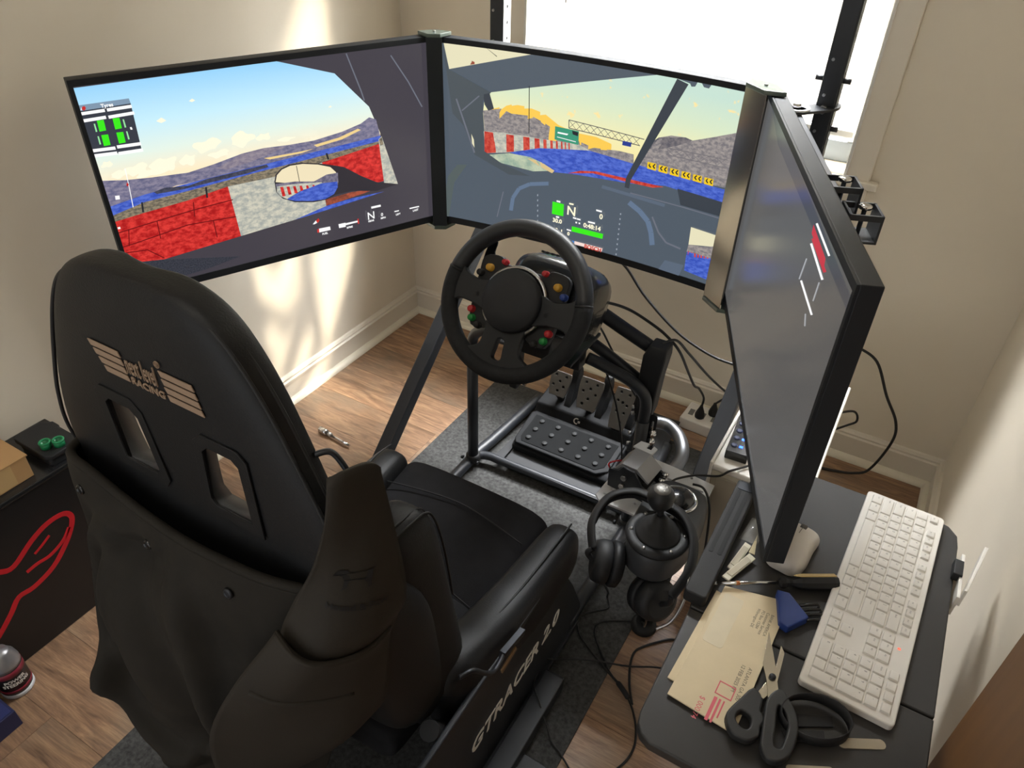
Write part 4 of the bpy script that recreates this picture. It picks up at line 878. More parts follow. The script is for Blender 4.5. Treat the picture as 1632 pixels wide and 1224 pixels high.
# ------------------------------------------------------------------ racing cockpit frame
CX = 0.957
ck = thing('racing_cockpit', 'black racing simulator frame with lettered side panels and bent tubes', 'simulator frame', (CX, -1.1, 0.005))
side = [(-0.985, 0.006), (-1.000, 0.070), (-1.060, 0.200), (-1.110, 0.290), (-1.150, 0.326), (-1.210, 0.342), (-1.70, 0.335), (-1.76, 0.270), (-1.78, 0.006)]
for sx in (-1, 1):
    x0 = CX+sx*0.258
    pn = MB().prism(side if sx > 0 else side, x0, x0+sx*0.012, lambda u, v, w: (w, u, v)).obj('side_panel', BLK, ck, bev=0.003)
    # base tube running forward to the pedal deck, with a bend
    MB().tube([(x0, -1.05, 0.030), (x0, -0.80, 0.030), (x0, -0.65, 0.030), (x0-sx*0.010, -0.55, 0.030), (x0-sx*0.030, -0.30, 0.032)], 0.017, n=12).obj('base_tube', BLK, ck)
    MB().box(x0-0.02, -1.72, 0.005, x0+0.02, -1.02, 0.025).obj('base_rail', BLK, ck, bev=0.002)
me = text_mesh('GTRACER 2.0', 0.058, 0.001, shear=0.25, sx=1.02, bold=0.0012, space=1.02)
place('side_lettering', me, mat('silver_print', rgb(244, 241, 234), 0.5), ck, (CX+0.2715, -1.490, 0.150), (0, 1, 0.02), (0, 0, 1))
# seat slider rail, lever and small print on the right panel
MB().beam((1.236, -1.394, 0.366), (1.236, -1.318, 0.346), 0.012, 0.014).obj('slider_rail', GREYM, ck, bev=0.001)
MB().beam((1.238, -1.397, 0.318), (1.238, -1.345, 0.328), 0.004, 0.013).obj('badge', mat('bronze_badge', rgb(150, 122, 88), 0.45, metal=0.4), ck, bev=0.001)
MB().tube([(1.225, -1.515, 0.450), (1.236, -1.490, 0.446), (1.242, -1.462, 0.405), (1.242, -1.435, 0.372), (1.240, -1.410, 0.366), (1.237, -1.390, 0.366)], 0.0045, n=8).obj('slide_lever', GREYM, ck)
# rectangular stabiliser bars on the floor beside the panel
MB().box(1.236, -1.62, 0.006, 1.282, -1.190, 0.046).obj('stabiliser_bar', BLK, ck, bev=0.003)
MB().box(1.238, -1.190, 0.008, 1.280, -1.186, 0.044).obj('end_cap', GREYM, ck)
MB().box(1.255, -1.75, 0.006, 1.338, -1.370, 0.020).obj('floor_plate', BLK, ck, bev=0.002)
MB().box(0.69, -1.72, 0.006, 1.22, -1.66, 0.03).obj('rear_crossbar', BLK, ck, bev=0.002)
# pedal deck
deck_holes = [rrect(-0.190+0.012, 0.008, -0.190+0.020, 0.070, 0.003), rrect(0.172, 0.008, 0.180, 0.070, 0.003)]
me = shape2d([(-0.205, 0.0), (0.235, 0.0), (0.218, 0.46), (-0.175, 0.46)], deck_holes, 0.006, 0.001)
place('pedal_deck', me, mat('deck_steel', rgb(50, 51, 53), 0.6, var=0.05, spec=0.25), ck, (0.966, -0.642, 0.043), (1, 0, 0), (0, 1, 0))
MB().tube([(0.700, -0.70, 0.030), (0.712, -0.655, 0.034), (0.742, -0.640, 0.036), (0.80, -0.638, 0.036), (1.10, -0.632, 0.036), (1.20, -0.632, 0.034)], 0.013, n=12).obj('front_crossbar', BLK, ck)
# wheel posts with bent tubes to the wheel deck
for sx in (-1, 1):
    x0 = CX+sx*0.252
    MB().cyl((x0, -0.672, 0.03), (x0, -0.672, 0.405), 0.016, n=14).obj('wheel_post', BLK, ck)
    MB().tube([(x0, -0.672, 0.40), (x0, -0.672, 0.455), (x0-sx*0.012, -0.676, 0.490), (x0-sx*0.050, -0.685, 0.520), (x0-sx*0.12, -0.700, 0.548), (x0-sx*0.15, -0.71, 0.56)], 0.0145, n=14).obj('wheel_tube', BLK, ck)
    MB().lathe([(0.020, 0), (0.022, 0.004), (0.022, 0.022), (0.018, 0.026)], (x0, -0.672, 0.03), n=16).obj('clamp', RUBBER, ck)
    for a in (-1, 1): MB().cyl((x0+a*0.024, -0.690, 0.042), (x0+a*0.030, -0.690, 0.042), 0.006, n=8).obj('clamp_bolt', BLKP, ck)
# right-hand upper brace tubes towards the wall side and the black elbow
MB().tube([(1.000, -0.690, 0.690), (1.040, -0.670, 0.675), (1.130, -0.635, 0.615), (1.205, -0.60, 0.560)], 0.017, n=14).obj('upper_brace', GREYM, ck)
MB().tube([(0.985, -0.705, 0.625), (1.060, -0.672, 0.575), (1.145, -0.640, 0.508), (1.190, -0.625, 0.470)], 0.015, n=14).obj('upper_brace', GREYM, ck)
def sq(cx, cy, z, w, d): return [(cx-w, cy-d, z), (cx+w, cy-d, z), (cx+w, cy+d, z), (cx-w, cy+d, z)]
MB().loft([sq(1.196, -0.636, 0.372, 0.016, 0.014), sq(1.198, -0.634, 0.42, 0.024, 0.022), sq(1.200, -0.630, 0.52, 0.026, 0.024), sq(1.203, -0.624, 0.575, 0.028, 0.026), sq(1.206, -0.616, 0.600, 0.022, 0.022)], smooth=False).obj('elbow_cover', BLKP, ck, bev=0.005, seg=3)
MB().beam((1.196, -0.640, 0.05), (1.203, -0.640, 0.45), 0.030, 0.024).obj('adjust_post', BLK, ck, bev=0.002)
hs = [rrect(-0.0035, -0.14+k*0.05, 0.0035, -0.14+k*0.05+0.036, 0.0034) for k in range(5)]
me = shape2d(rrect(-0.010, -0.15, 0.010, 0.115, 0.009), hs, 0.003)
place('slotted_strap', me, GREYM, ck, (1.228, -0.650, 0.300), (1, 0.2, 0), (0, 0, 1))
for k, z in enumerate((0.365, 0.340)):
    MB().lathe([(0.005, -0.016), (0.005, 0.0), (0.010, 0.0), (0.010, 0.008), (0.005, 0.010), (0.005, 0.018)], (1.232, -0.655, z), Matrix.Rotation(R(90), 4, 'X') @ Matrix.Rotation(R(20), 4, 'Y'), n=10).obj('strap_bolt', CHROME, ck)
for z in (0.30, 0.335, 0.40, 0.42): MB().cyl((1.178, -0.650, z), (1.170, -0.655, z), 0.005, n=6).obj('post_bolt', STEEL, ck)
# wheel deck under the wheel base
MB().box(0.865, -0.84, 0.612, 1.075, -0.68, 0.620, None).obj('wheel_deck', BLK, ck, bev=0.002)
MB().box(0.90, -0.735, 0.53, 1.05, -0.695, 0.612).obj('deck_bracket', BLK, ck, bev=0.003)
MB().beam((0.906, -0.775, 0.600), (0.900, -0.775, 0.455), 0.030, 0.022).obj('tilt_arm', BLK, ck, bev=0.003)
for x in (0.878, 0.922): MB().cyl((x, -0.775, 0.472), (x+math.copysign(0.008, x-0.9), -0.775, 0.472), 0.007, n=8).obj('tilt_bolt', CHROME, ck)
# bright bent tube carrying the shifter plate
MB().tube([(1.215, -0.600, 0.352), (1.250, -0.590, 0.350), (1.290, -0.612, 0.345), (1.318, -0.660, 0.342), (1.325, -0.720, 0.345), (1.318, -0.775, 0.352), (1.312, -0.83, 0.362)], 0.0165, n=16).obj('shifter_tube', mat('satin_tube', rgb(140, 142, 146), 0.38, metal=0.9), ck)
# slotted shifter plate
slots = []
for gx, L in ((-0.010, 0.044), (0.046, 0.052)):
    for j in range(4): slots.append(rrect(gx, 0.088+j*0.017, gx+L, 0.094+j*0.017, 0.0028, 3))
slots += [rrect(-0.094, 0.020, -0.070, 0.026, 0.0028, 3), rrect(-0.086, 0.040, -0.064, 0.046, 0.0028, 3)]
slots += [circ2(0.060, 0.172, 0.004, 8), circ2(0.092, 0.070, 0.004, 8), circ2(-0.02, 0.03, 0.004, 8)]
me = shape2d([(-0.094, 0.0), (0.020, -0.002), (0.085, 0.005), (0.110, 0.020), (0.112, 0.176), (0.020, 0.186), (-0.055, 0.190), (-0.066, 0.180), (-0.100, 0.090), (-0.106, 0.012)], slots, 0.005, 0.0006)
place('shifter_plate', me, ALU, ck, (1.322, -0.968, 0.392), (1, 0.01, 0), (0, 1, 0))
MB().box(1.335, -0.945, 0.375, 1.43, -0.795, 0.3895).obj('plate_bracket', BLK, ck, bev=0.002)

# ------------------------------------------------------------------ racing seat
seat = thing('racing_chair', 'black bucket racing chair with embroidered headrest seen from behind', 'chair', (CX, -1.38, 0.28))
YR = -1.712; CXS = 0.950
# rows: z, half width, rear y, centre thickness, bolster depth
rows = [(0.300, 0.235, -1.580, 0.10, 0.12), (0.42, 0.246, -1.640, 0.095, 0.15), (0.56, 0.258, -1.680, 0.085, 0.16), (0.70, 0.266, -1.702, 0.075, 0.16), (0.80, 0.266, -1.708, 0.060, 0.080), (0.88, 0.262, -1.710, 0.046, 0.052),
        (0.95, 0.243, -1.711, 0.040, 0.046), (1.02, 0.214, -1.712, 0.042, 0.050), (1.09, 0.181, -1.712, 0.052, 0.054), (1.14, 0.152, -1.711, 0.052, 0.053), (1.172, 0.126, -1.709, 0.050, 0.050), (1.192, 0.092, -1.705, 0.042, 0.042), (1.200, 0.050, -1.700, 0.03, 0.03)]
def seat_ring(z, w, yr, tc, tb):
    half = [(0.0, yr), (w*0.45, yr), (w*0.80, yr+0.002), (w*0.955, yr+0.010), (w, yr+tb*0.38), (w*0.995, yr+tb*0.75), (w*0.95, yr+tb), (w*0.82, yr+tb*0.98+0.004), (w*0.66, yr+tc+0.006), (w*0.35, yr+tc), (0.0, yr+tc)]
    pts = half+[(-a, b) for a, b in half[-2:0:-1]]
    return [(CXS+a, b, z) for a, b in pts]
back = MB().loft([seat_ring(*q) for q in rows]).obj('backrest', LEATHER, seat, sub=2)
# harness openings cut through the shell
def cutter(cx, cz, mirror):
    pts = [(-0.036, -0.056), (0.030, -0.056), (0.038, -0.044), (0.028, 0.040), (0.014, 0.050), (-0.026, 0.050), (-0.036, 0.042)]
    if mirror: pts = [(-a, b) for a, b in pts[::-1]]
    rg = []
    for y_, k_, dx_, dz_ in ((-1.80, 1.0, 0.0, 0.0), (-1.705, 1.0, 0.0, 0.0), (-1.640, 1.35, -0.050, -0.042), (-1.50, 1.35, -0.060, -0.05)):
        rg.append([(cx+u_*k_+dx_, y_, cz+v_*k_+dz_) for u_, v_ in pts])
    return MB().loft(rg, smooth=False).mesh('cut')
cm = bpy.data.meshes.new('cuts'); tmpb = bmesh.new()
for cx, mi in ((0.886, False), (1.044, True)): tmpb.from_mesh(cutter(cx, 0.962, mi))
tmpb.to_mesh(cm); tmpb.free()
co = bpy.data.objects.new('cutter_tmp', cm); COL.objects.link(co)
bo = back.modifiers.new('bool', 'BOOLEAN'); bo.object = co; bo.operation = 'DIFFERENCE'; bo.solver = 'EXACT'
bpy.context.view_layer.update()
nm = bpy.data.meshes.new_from_object(back.evaluated_get(bpy.context.evaluated_depsgraph_get()))
back.modifiers.clear(); old = back.data; back.data = nm; nm.materials.clear(); nm.materials.append(LEATHER)
bpy.data.objects.remove(co)
for p in nm.polygons: p.use_smooth = abs(p.normal.x) < 0.999
for cx, mi in ((0.886, 1), (1.044, -1)):
    fr = [(-0.030*mi, -0.046), (0.024*mi, -0.046), (0.030*mi, -0.036), (0.022*mi, 0.036), (0.012*mi, 0.046), (-0.022*mi, 0.046), (-0.030*mi, 0.038)]
    if mi < 0: fr = fr[::-1]
    me = shape2d([(a*1.62, b*1.42) for a, b in fr], [[(a*1.13, b*1.08) for a, b in fr]], 0.0015, 0.0006)
    place('harness_bezel', me, LEATHER, seat, (cx, YR-0.0005, 0.962), (1, 0, 0), (0, 0, 1))
# piping along the rear edge of the back
pip = []
for a in (-1, 1):
    for z, w, yr, tc, tb in (rows if a < 0 else rows[::-1]):
        k = max(0.0, (z-1.12)/0.08)
        pip.append((CXS+a*w*(0.985-0.05*k), yr+tb*0.42-0.008, z-0.012*k*k))
for off in (0.0, 0.016): MB().tube([(x, y+off, z) for x, y, z in pip[4:-4]], 0.0026, n=6, steps=6).obj('piping', BLKP, seat)
# embroidered emblem: four bars each side, two lines of lettering
EMB = mat('tan_embroidery', rgb(158, 134, 112), 0.7, bump=0.4, bscale=1400)
lz, ly = 1.083, -1.7125; ES = 0.72
for sgn in (-1, 1):
    for k in range(4):
        dz = 0.0165-k*0.0105
        if sgn > 0: xa, xb = CXS+0.033+k*0.0014, CXS+0.085+k*0.0020
        else: xa, xb = CXS-0.085+k*0.0050, CXS-0.033+k*0.0014
        MB().prism([(xa, lz+dz), (xb, lz+dz), (xb+0.003, lz+dz-0.0078), (xa+0.003, lz+dz-0.0078)], ly, ly-0.0016, lambda u, v, w: (u, w, v)).obj('emblem_bar', EMB, seat, bev=0.0006)
me = text_mesh('next level', 0.038, 0.0014, align='CENTER', sx=0.345); place('emblem_lettering', me, EMB, seat, (CXS, ly-0.001, lz-0.009), (1, 0, 0), (0, 0, 1))
me = text_mesh('RACING', 0.0135, 0.0014, align='CENTER', sx=1.12, bold=0.0002); place('emblem_lettering', me, EMB, seat, (CXS+0.005, ly-0.001, lz-0.023), (1, 0, 0), (0, 0, 1))
me = text_mesh('®', 0.012, 0.0014); place('emblem_lettering', me, EMB, seat, (CXS+0.030, ly-0.001, lz+0.020), (1, 0, 0), (0, 0, 1))
# seat cushion: insert and two side bolsters
def pillow(x0, x1, y0, y1, z0, zf, zr, n=6):
    """soft block: superellipse sections along y"""
    rings = []
    L = [0, 0.02, 0.08, 0.25, 0.5, 0.75, 0.92, 0.98, 1.0]
    for t in L:
        y = y0+(y1-y0)*t; zt_ = zf+(zr-zf)*t; e = 1-0.10*(abs(2*t-1)**8); h = (zt_-z0)/2*e; w = (x1-x0)/2*(1-0.06*(abs(2*t-1)**8)); cx = (x0+x1)/2; cz = z0+h
        rings.append([(cx+w*math.copysign(abs(math.cos(a))**0.42, math.cos(a)), y, cz+h*math.copysign(abs(math.sin(a))**0.5, math.sin(a))) for a in [2*math.pi*k/20 for k in range(20)]])
    return MB().loft(rings)
pillow(0.738, 1.150, -1.020, -1.320, 0.215, 0.352, 0.330).obj('cushion', FABRIC, seat, sub=1)
pillow(0.745, 1.145, -1.300, -1.600, 0.205, 0.333, 0.318).obj('cushion', FABRIC, seat, sub=1)
for sx in (-1, 1):
    rings = []
    for t, xo, wd, z0, z1 in ((0.0, 0.232, 0.030, 0.26, 0.345), (0.03, 0.232, 0.040, 0.235, 0.368), (0.12, 0.231, 0.045, 0.225, 0.376), (0.4, 0.224, 0.050, 0.215, 0.372), (0.7, 0.214, 0.055, 0.21, 0.385), (1.0, 0.208, 0.056, 0.21, 0.45)):
        y = -1.035-0.50*t; cx = CX+sx*xo; cz = (z0+z1)/2; h = (z1-z0)/2
        rings.append([(cx+wd*math.copysign(abs(math.cos(a))**0.6, math.cos(a)), y, cz+h*math.copysign(abs(math.sin(a))**0.6, math.sin(a))) for a in [2*math.pi*k/16 for k in range(16)]])
    MB().loft(rings).obj('side_bolster', LEATHER, seat, sub=1)
    MB().tube([(CX+sx*(0.232+0.012), -1.045, 0.371), (CX+sx*(0.231+0.014), -1.10, 0.378), (CX+sx*0.238, -1.25, 0.374), (CX+sx*0.228, -1.38, 0.384)], 0.0022, n=6).obj('piping', BLKP, seat)
    # lumbar wing joining the back and the cushion
    rings = []
    hk = 1.0 if sx > 0 else 0.55
    for z, yy, dp, wd in ((0.30, -1.50, 0.090, 0.045), (0.42, -1.51, 0.088, 0.050), (0.56, -1.53, 0.080, 0.050), (0.68, -1.54, 0.070, 0.048), (0.78, -1.545, 0.060, 0.046), (0.818, -1.555, 0.042, 0.034)):
        cx = CX+sx*0.186
        rings.append([(cx+wd*math.copysign(abs(math.cos(a))**0.6, math.cos(a)), yy+dp*math.copysign(abs(math.sin(a))**0.6, math.sin(a)), 0.30+(z-0.30)*hk) for a in [2*math.pi*k/16 for k in range(16)]])
    MB().loft(rings).obj('lumbar_wing', LEATHER, seat, sub=1)
    for off in ((0.010, 0.024) if sx > 0 else ()): MB().tube([(CX+sx*(0.188+0.035-off), -1.60, 0.808), (CX+sx*(0.188+0.038-off), -1.55, 0.814), (CX+sx*(0.188+0.036-off), -1.498, 0.792), (CX+sx*(0.188+0.036-off), -1.470, 0.70), (CX+sx*(0.188+0.036-off), -1.450, 0.56)], 0.0020, n=6).obj('piping', BLKP, seat)
    MB().tube([(CX+sx*0.236, -1.49, 0.245), (CX+sx*0.242, -1.53, 0.285), (CX+sx*0.242, -1.57, 0.345)], 0.018, n=12).obj('recliner_cover', RUBBER, seat)
for y in (-1.105, -1.30): MB().tube([(0.76, y-0.03, 0.350), (0.95, y, 0.352), (1.13, y-0.03, 0.350)], 0.0016, n=6).obj('seam', BLKP, seat)
MB().tube([(1.156, -1.672, 1.030), (1.168, -1.660, 1.030), (1.182, -1.656, 1.010), (1.192, -1.656, 0.985)], 0.006, n=8, flat=0.6).obj('harness_guide', GREYM, seat)

# ------------------------------------------------------------------ jacket draped over the seat back
jk = thing('jacket', 'dark brown waxed canvas jacket draped over the back of the racing chair', 'jacket', (CX, -1.74, 0.24))
def lerp(a, b, t): return a+(b-a)*t
def curve_at(ctrl, t):
    P = [Vector(p) for p in ctrl]; m = len(P)-1; k = min(int(t*m), m-1); f = t*m-k
    a, b, c, d = P[max(k-1, 0)], P[k], P[k+1], P[min(k+2, m)]
    return 0.5*((2*b)+(c-a)*f+(2*a-5*b+4*c-d)*f*f+(3*b-a-3*c+d)*f**3)
# body: rows of control points from left edge to right edge
J = [[(0.708, -1.672, 0.862), (0.722, -1.722, 0.862), (0.800, -1.738, 0.872), (0.880, -1.740, 0.852), (0.964, -1.742, 0.844), (1.040, -1.742, 0.850), (1.110, -1.738, 0.856), (1.165, -1.720, 0.852)],
     [(0.705, -1.678, 0.80), (0.716, -1.730, 0.795), (0.785, -1.752, 0.798), (0.870, -1.758, 0.785), (0.960, -1.760, 0.780), (1.045, -1.756, 0.785), (1.115, -1.740, 0.788), (1.170, -1.712, 0.785)],
     [(0.706, -1.685, 0.70), (0.716, -1.740, 0.690), (0.782, -1.772, 0.688), (0.866, -1.788, 0.678), (0.960, -1.784, 0.672), (1.042, -1.768, 0.670), (1.108, -1.740, 0.670), (1.165, -1.708, 0.670)],
     [(0.716, -1.690, 0.585), (0.728, -1.748, 0.572), (0.790, -1.788, 0.566), (0.870, -1.810, 0.558), (0.962, -1.804, 0.550), (1.032, -1.778, 0.545), (1.088, -1.742, 0.540), (1.140, -1.705, 0.54)],
     [(0.735, -1.700, 0.470), (0.752, -1.755, 0.455), (0.806, -1.792, 0.448), (0.876, -1.810, 0.442), (0.955, -1.802, 0.435), (1.015, -1.775, 0.430), (1.066, -1.738, 0.425), (1.110, -1.70, 0.42)],
     [(0.765, -1.705, 0.345), (0.786, -1.758, 0.335), (0.830, -1.788, 0.330), (0.886, -1.800, 0.325), (0.945, -1.790, 0.320), (0.992, -1.764, 0.318), (1.035, -1.725, 0.316), (1.075, -1.69, 0.315)],
     [(0.815, -1.712, 0.235), (0.832, -1.752, 0.228), (0.862, -1.775, 0.224), (0.900, -1.782, 0.220), (0.940, -1.772, 0.218), (0.975, -1.748, 0.216), (1.005, -1.715, 0.216), (1.03, -1.69, 0.216)]]
def jfold(u, v):
    g = lambda d, w: math.exp(-(d*d)/(w*w))
    q = max(0.0, min(1.0, (0.82-u)/0.20))*min(1.0, v*4)*min(1.0, u*4)
    a = 0.011*math.sin(11*u+5*v+1.5*math.sin(4*v))+0.006*math.sin(23*u-9*v+2*math.sin(7*u))
    arc = math.hypot((u-0.50)*1.3, v-0.42)                       # the open pouch: a curved edge and the hollow inside it
    pouch = 0.016*g(arc-0.34, 0.030)*(u < 0.52)-0.010*g(arc-0.27, 0.05)*(u < 0.55)
    c = 0.014*g(u-0.34+0.25*(v-0.3), 0.030)*(v > 0.15)-0.016*g(u-0.54-0.22*(v-0.5), 0.045)+0.013*g(u-0.62-0.10*(v-0.5), 0.030)
    dgl = 0.010*g((v-0.55)-0.5*(u-0.2), 0.035)+0.009*g((v-0.75)+0.6*(u-0.5), 0.04)
    return (a+c+pouch+dgl)*q*1.35
def jpt(u, v):
    rowp = [curve_at(r_, u) for r_ in J]
    p = curve_at(rowp, v)
    return p+Vector((0, -1, 0.25))*jfold(u, v)
body = MB().grid(jpt, 96, 84).obj('body', CANVAS, jk)
md = body.modifiers.new('thick', 'SOLIDIFY'); md.thickness = 0.004; md.offset = 1
# rolled collar edge
MB().tube([jpt(k/16, 0.0)+Vector((0, 0.002, 0.003)) for k in range(17)], 0.0065, n=8, steps=3).obj('collar_edge', CANVAS, jk)
# right panel, smooth, wrapping the shoulder of the seat
Q = [[(1.208, -1.704, 1.050), (1.213, -1.690, 1.054), (1.220, -1.672, 1.050), (1.226, -1.655, 1.035)],
     [(1.198, -1.712, 0.990), (1.212, -1.702, 0.994), (1.226, -1.676, 0.992), (1.234, -1.645, 0.975)],
     [(1.180, -1.724, 0.910), (1.206, -1.716, 0.910), (1.226, -1.684, 0.905), (1.233, -1.640, 0.890)],
     [(1.155, -1.738, 0.850), (1.195, -1.732, 0.836), (1.222, -1.692, 0.818), (1.227, -1.640, 0.805)],
     [(1.135, -1.748, 0.808), (1.185, -1.742, 0.785), (1.212, -1.698, 0.765), (1.216, -1.643, 0.755)],
     [(1.120, -1.752, 0.750), (1.170, -1.744, 0.720), (1.202, -1.698, 0.700), (1.206, -1.645, 0.690)]]
def qpt(u, v): return curve_at([curve_at(r_, u) for r_ in Q], v)+Vector((0.004*math.sin(9*v+3*u), -0.004*math.sin(6*u+7*v), 0))
pan = MB().grid(qpt, 16, 20).obj('shoulder_panel', PANELC, jk)
md = pan.modifiers.new('thick', 'SOLIDIFY'); md.thickness = 0.005; md.offset = 1
# lower right panel with a welt pocket
Q2 = [[(1.140, -1.752, 0.812), (1.186, -1.748, 0.790), (1.216, -1.704, 0.766), (1.220, -1.643, 0.752)],
      [(1.085, -1.786, 0.72), (1.150, -1.772, 0.695), (1.200, -1.718, 0.675), (1.212, -1.648, 0.670)],
      [(1.040, -1.812, 0.60), (1.105, -1.784, 0.575), (1.165, -1.722, 0.560), (1.182, -1.655, 0.56)],
      [(0.995, -1.816, 0.46), (1.050, -1.776, 0.445), (1.102, -1.712, 0.430), (1.120, -1.655, 0.43)],
      [(0.945, -1.800, 0.29), (0.985, -1.756, 0.285), (1.020, -1.705, 0.28), (1.035, -1.66, 0.28)]]
def q2pt(u, v): return curve_at([curve_at(r_, u) for r_ in Q2], v)+Vector((0.006*math.sin(8*v+4*u), -0.006*math.sin(7*u+5*v)-0.006, 0))
p2 = MB().grid(q2pt, 20, 24).obj('front_panel', PANELC, jk)
md = p2.modifiers.new('thick', 'SOLIDIFY'); md.thickness = 0.005; md.offset = 1
MB().tube([q2pt(k/10, 0.02)+Vector((0.002, -0.004, 0.002)) for k in range(11)], 0.004, n=6, steps=2).obj('seam', PANELC, jk)
MB().tube([q2pt(0.12+0.6*k/8, 0.25)+Vector((0.002, -0.004, 0)) for k in range(9)], 0.0045, n=6, steps=2).obj('pocket_welt', PANELC, jk)
# snaps
for u, v in ((0.24, 0.10), (0.48, 0.10), (0.74, 0.10)):
    p = jpt(u, v)+Vector((0, -0.004, 0.001))
    MB().lathe([(0.0075, 0), (0.0075, 0.003), (0.0045, 0.005), (0.004, 0.0035)], p, Vector((0, -1, 0.15)).to_track_quat('Z', 'Y').to_matrix().to_4x4(), n=14).obj('snap', GREYM if u > 0.5 else BLKG, jk)
# printed dog and words on the shoulder panel
dog = [(-0.036, 0.020), (-0.030, 0.028), (-0.024, 0.030), (-0.014, 0.028), (-0.010, 0.021), (0.012, 0.020), (0.020, 0.022), (0.030, 0.028), (0.031, 0.030), (0.023, 0.021), (0.022, 0.012), (0.020, 0.002), (0.019, -0.008), (0.013, -0.010), (0.016, -0.004), (0.010, 0.006), (-0.006, 0.008), (-0.010, 0.006), (-0.012, -0.006), (-0.020, -0.011), (-0.018, -0.006), (-0.017, 0.008), (-0.020, 0.016), (-0.026, 0.020)]
INK = mat('black_ink', rgb(14, 15, 18), 0.7)
def on_panel(me, uc, vc):
    """wrap a flat print onto the shoulder panel, just proud of the cloth"""
    Lu = (qpt(uc+0.15, vc)-qpt(uc-0.15, vc)).length/0.3; Lv = (qpt(uc, vc+0.1)-qpt(uc, vc-0.1)).length/0.2
    for v in me.vertices:
        u_, v_ = uc+v.co.x/Lu, vc-v.co.y/Lv
        p = qpt(u_, v_); e1 = qpt(u_+0.02, v_)-qpt(u_-0.02, v_); e2 = qpt(u_, v_-0.02)-qpt(u_, v_+0.02)
        v.co = p+e1.cross(e2).normalized()*0.0062
    me.update(); return me
def dense(pts, st=6): return [(a[0]+(b[0]-a[0])*k/st, a[1]+(b[1]-a[1])*k/st) for a, b in zip(pts, pts[1:]+pts[:1]) for k in range(st)]
link('dog_print', on_panel(shape2d(dense([(a*0.80, b*0.80) for a, b in dog]), (), 0.0), 0.55, 0.44), INK, jk)
link('lettering', on_panel(text_mesh('Hound & Paw', 0.0125, 0.0, align='CENTER', bold=0.0004), 0.55, 0.53), INK, jk)

# ------------------------------------------------------------------ steering wheel (built in its own plane: x right, y up, z to the driver)
WC = Vector((0.990, -0.953, 0.812)); TILT = R(32.66); WR = 0.1665
wex = Vector((1, 0, 0)); wez = Vector((0, -math.cos(TILT), math.sin(TILT))); wey = wez.cross(wex)
WM = Matrix(((wex.x, wey.x, wez.x, WC.x), (wex.y, wey.y, wez.y, WC.y), (wex.z, wey.z, wez.z, WC.z), (0, 0, 0, 1)))
def wobj(mb, name, m, parent, bev=0.0, sub=0):
    mb.v = [tuple(WM @ Vector(p)) for p in mb.v]
    return mb.obj(name, m, parent, bev=bev, sub=sub)
def wplate(name, outer, holes, depth, z, m, parent, bev=0.001):
    me = shape2d(outer, holes, depth, bev); me.transform(Matrix.Translation((0, 0, z))); me.transform(WM)
    return link(name, me, m, parent)
sw = thing('steering_wheel', 'round black suede steering wheel with coloured buttons', 'steering wheel', WC)
GRIP = mat('dark_suede', rgb(40, 42, 45), 0.75, var=0.15, vscale=80, bump=0.25, bscale=1200, spec=0.3)  # suede tinted slightly bluish, glare haze over dark parts put into colour
GRIPS = mat('smooth_leather', rgb(44, 47, 51), 0.42, bump=0.08, bscale=900)
rr_ = WR-0.0180
def arc3(r, a0, a1, n=24): return [(r*math.cos(R(a0+(a1-a0)*k/n)), r*math.sin(R(a0+(a1-a0)*k/n)), 0) for k in range(n+1)]
wobj(MB().tube(arc3(rr_, 12, 168, 36), 0.0178, n=14, steps=1), 'rim_grip', GRIPS, sw)
wobj(MB().tube(arc3(rr_, 168, 372, 44), 0.0182, n=14, steps=1), 'rim_grip', GRIP, sw)
for a in (12, 168): wobj(MB().tube(arc3(rr_, a-1, a+1, 2), 0.0188, n=14, steps=1), 'rim_ring', BLKP, sw)
SPK = mat('spoke_leather', rgb(34, 37, 41), 0.6, bump=0.1, bscale=900)
for sx in (-1, 1):
    pts = [(0.040, 0.026), (0.085, 0.020), (0.122, 0.030), (0.138, 0.052), (0.148, 0.010), (0.146, -0.044), (0.124, -0.024), (0.085, -0.024), (0.040, -0.032)]
    wplate('spoke', smooth2([(sx*a, b) for a, b in (pts if sx > 0 else pts[::-1])], 4), (), 0.012, 0.0, SPK, sw, 0.003)
slot = smooth2([(-0.009, -0.078), (0.009, -0.078), (0.012, -0.100), (0.013, -0.120), (0.0, -0.126), (-0.013, -0.120), (-0.012, -0.100)], 3)
wplate('spoke', smooth2([(-0.036, -0.040), (0.036, -0.040), (0.040, -0.075), (0.046, -0.104), (0.080, -0.126), (0.036, -0.146), (0.0, -0.149), (-0.036, -0.146), (-0.080, -0.126), (-0.046, -0.104), (-0.040, -0.075)], 4), (slot,), 0.012, 0.0, SPK, sw, 0.003)
# hub: ring and flat centre cover
wobj(MB().lathe([(0.070, -0.004), (0.073, 0.002), (0.071, 0.006), (0.066, 0.008), (0.066, 0.006), (0.060, 0.004)], n=40), 'hub_ring', STEEL, sw)
wobj(MB().lathe([(0.060, -0.002), (0.064, 0.004), (0.064, 0.018), (0.060, 0.024), (0.030, 0.026), (0.001, 0.0265)], n=40), 'hub_cover', mat('hub_black', rgb(34, 37, 42), 0.6), sw)
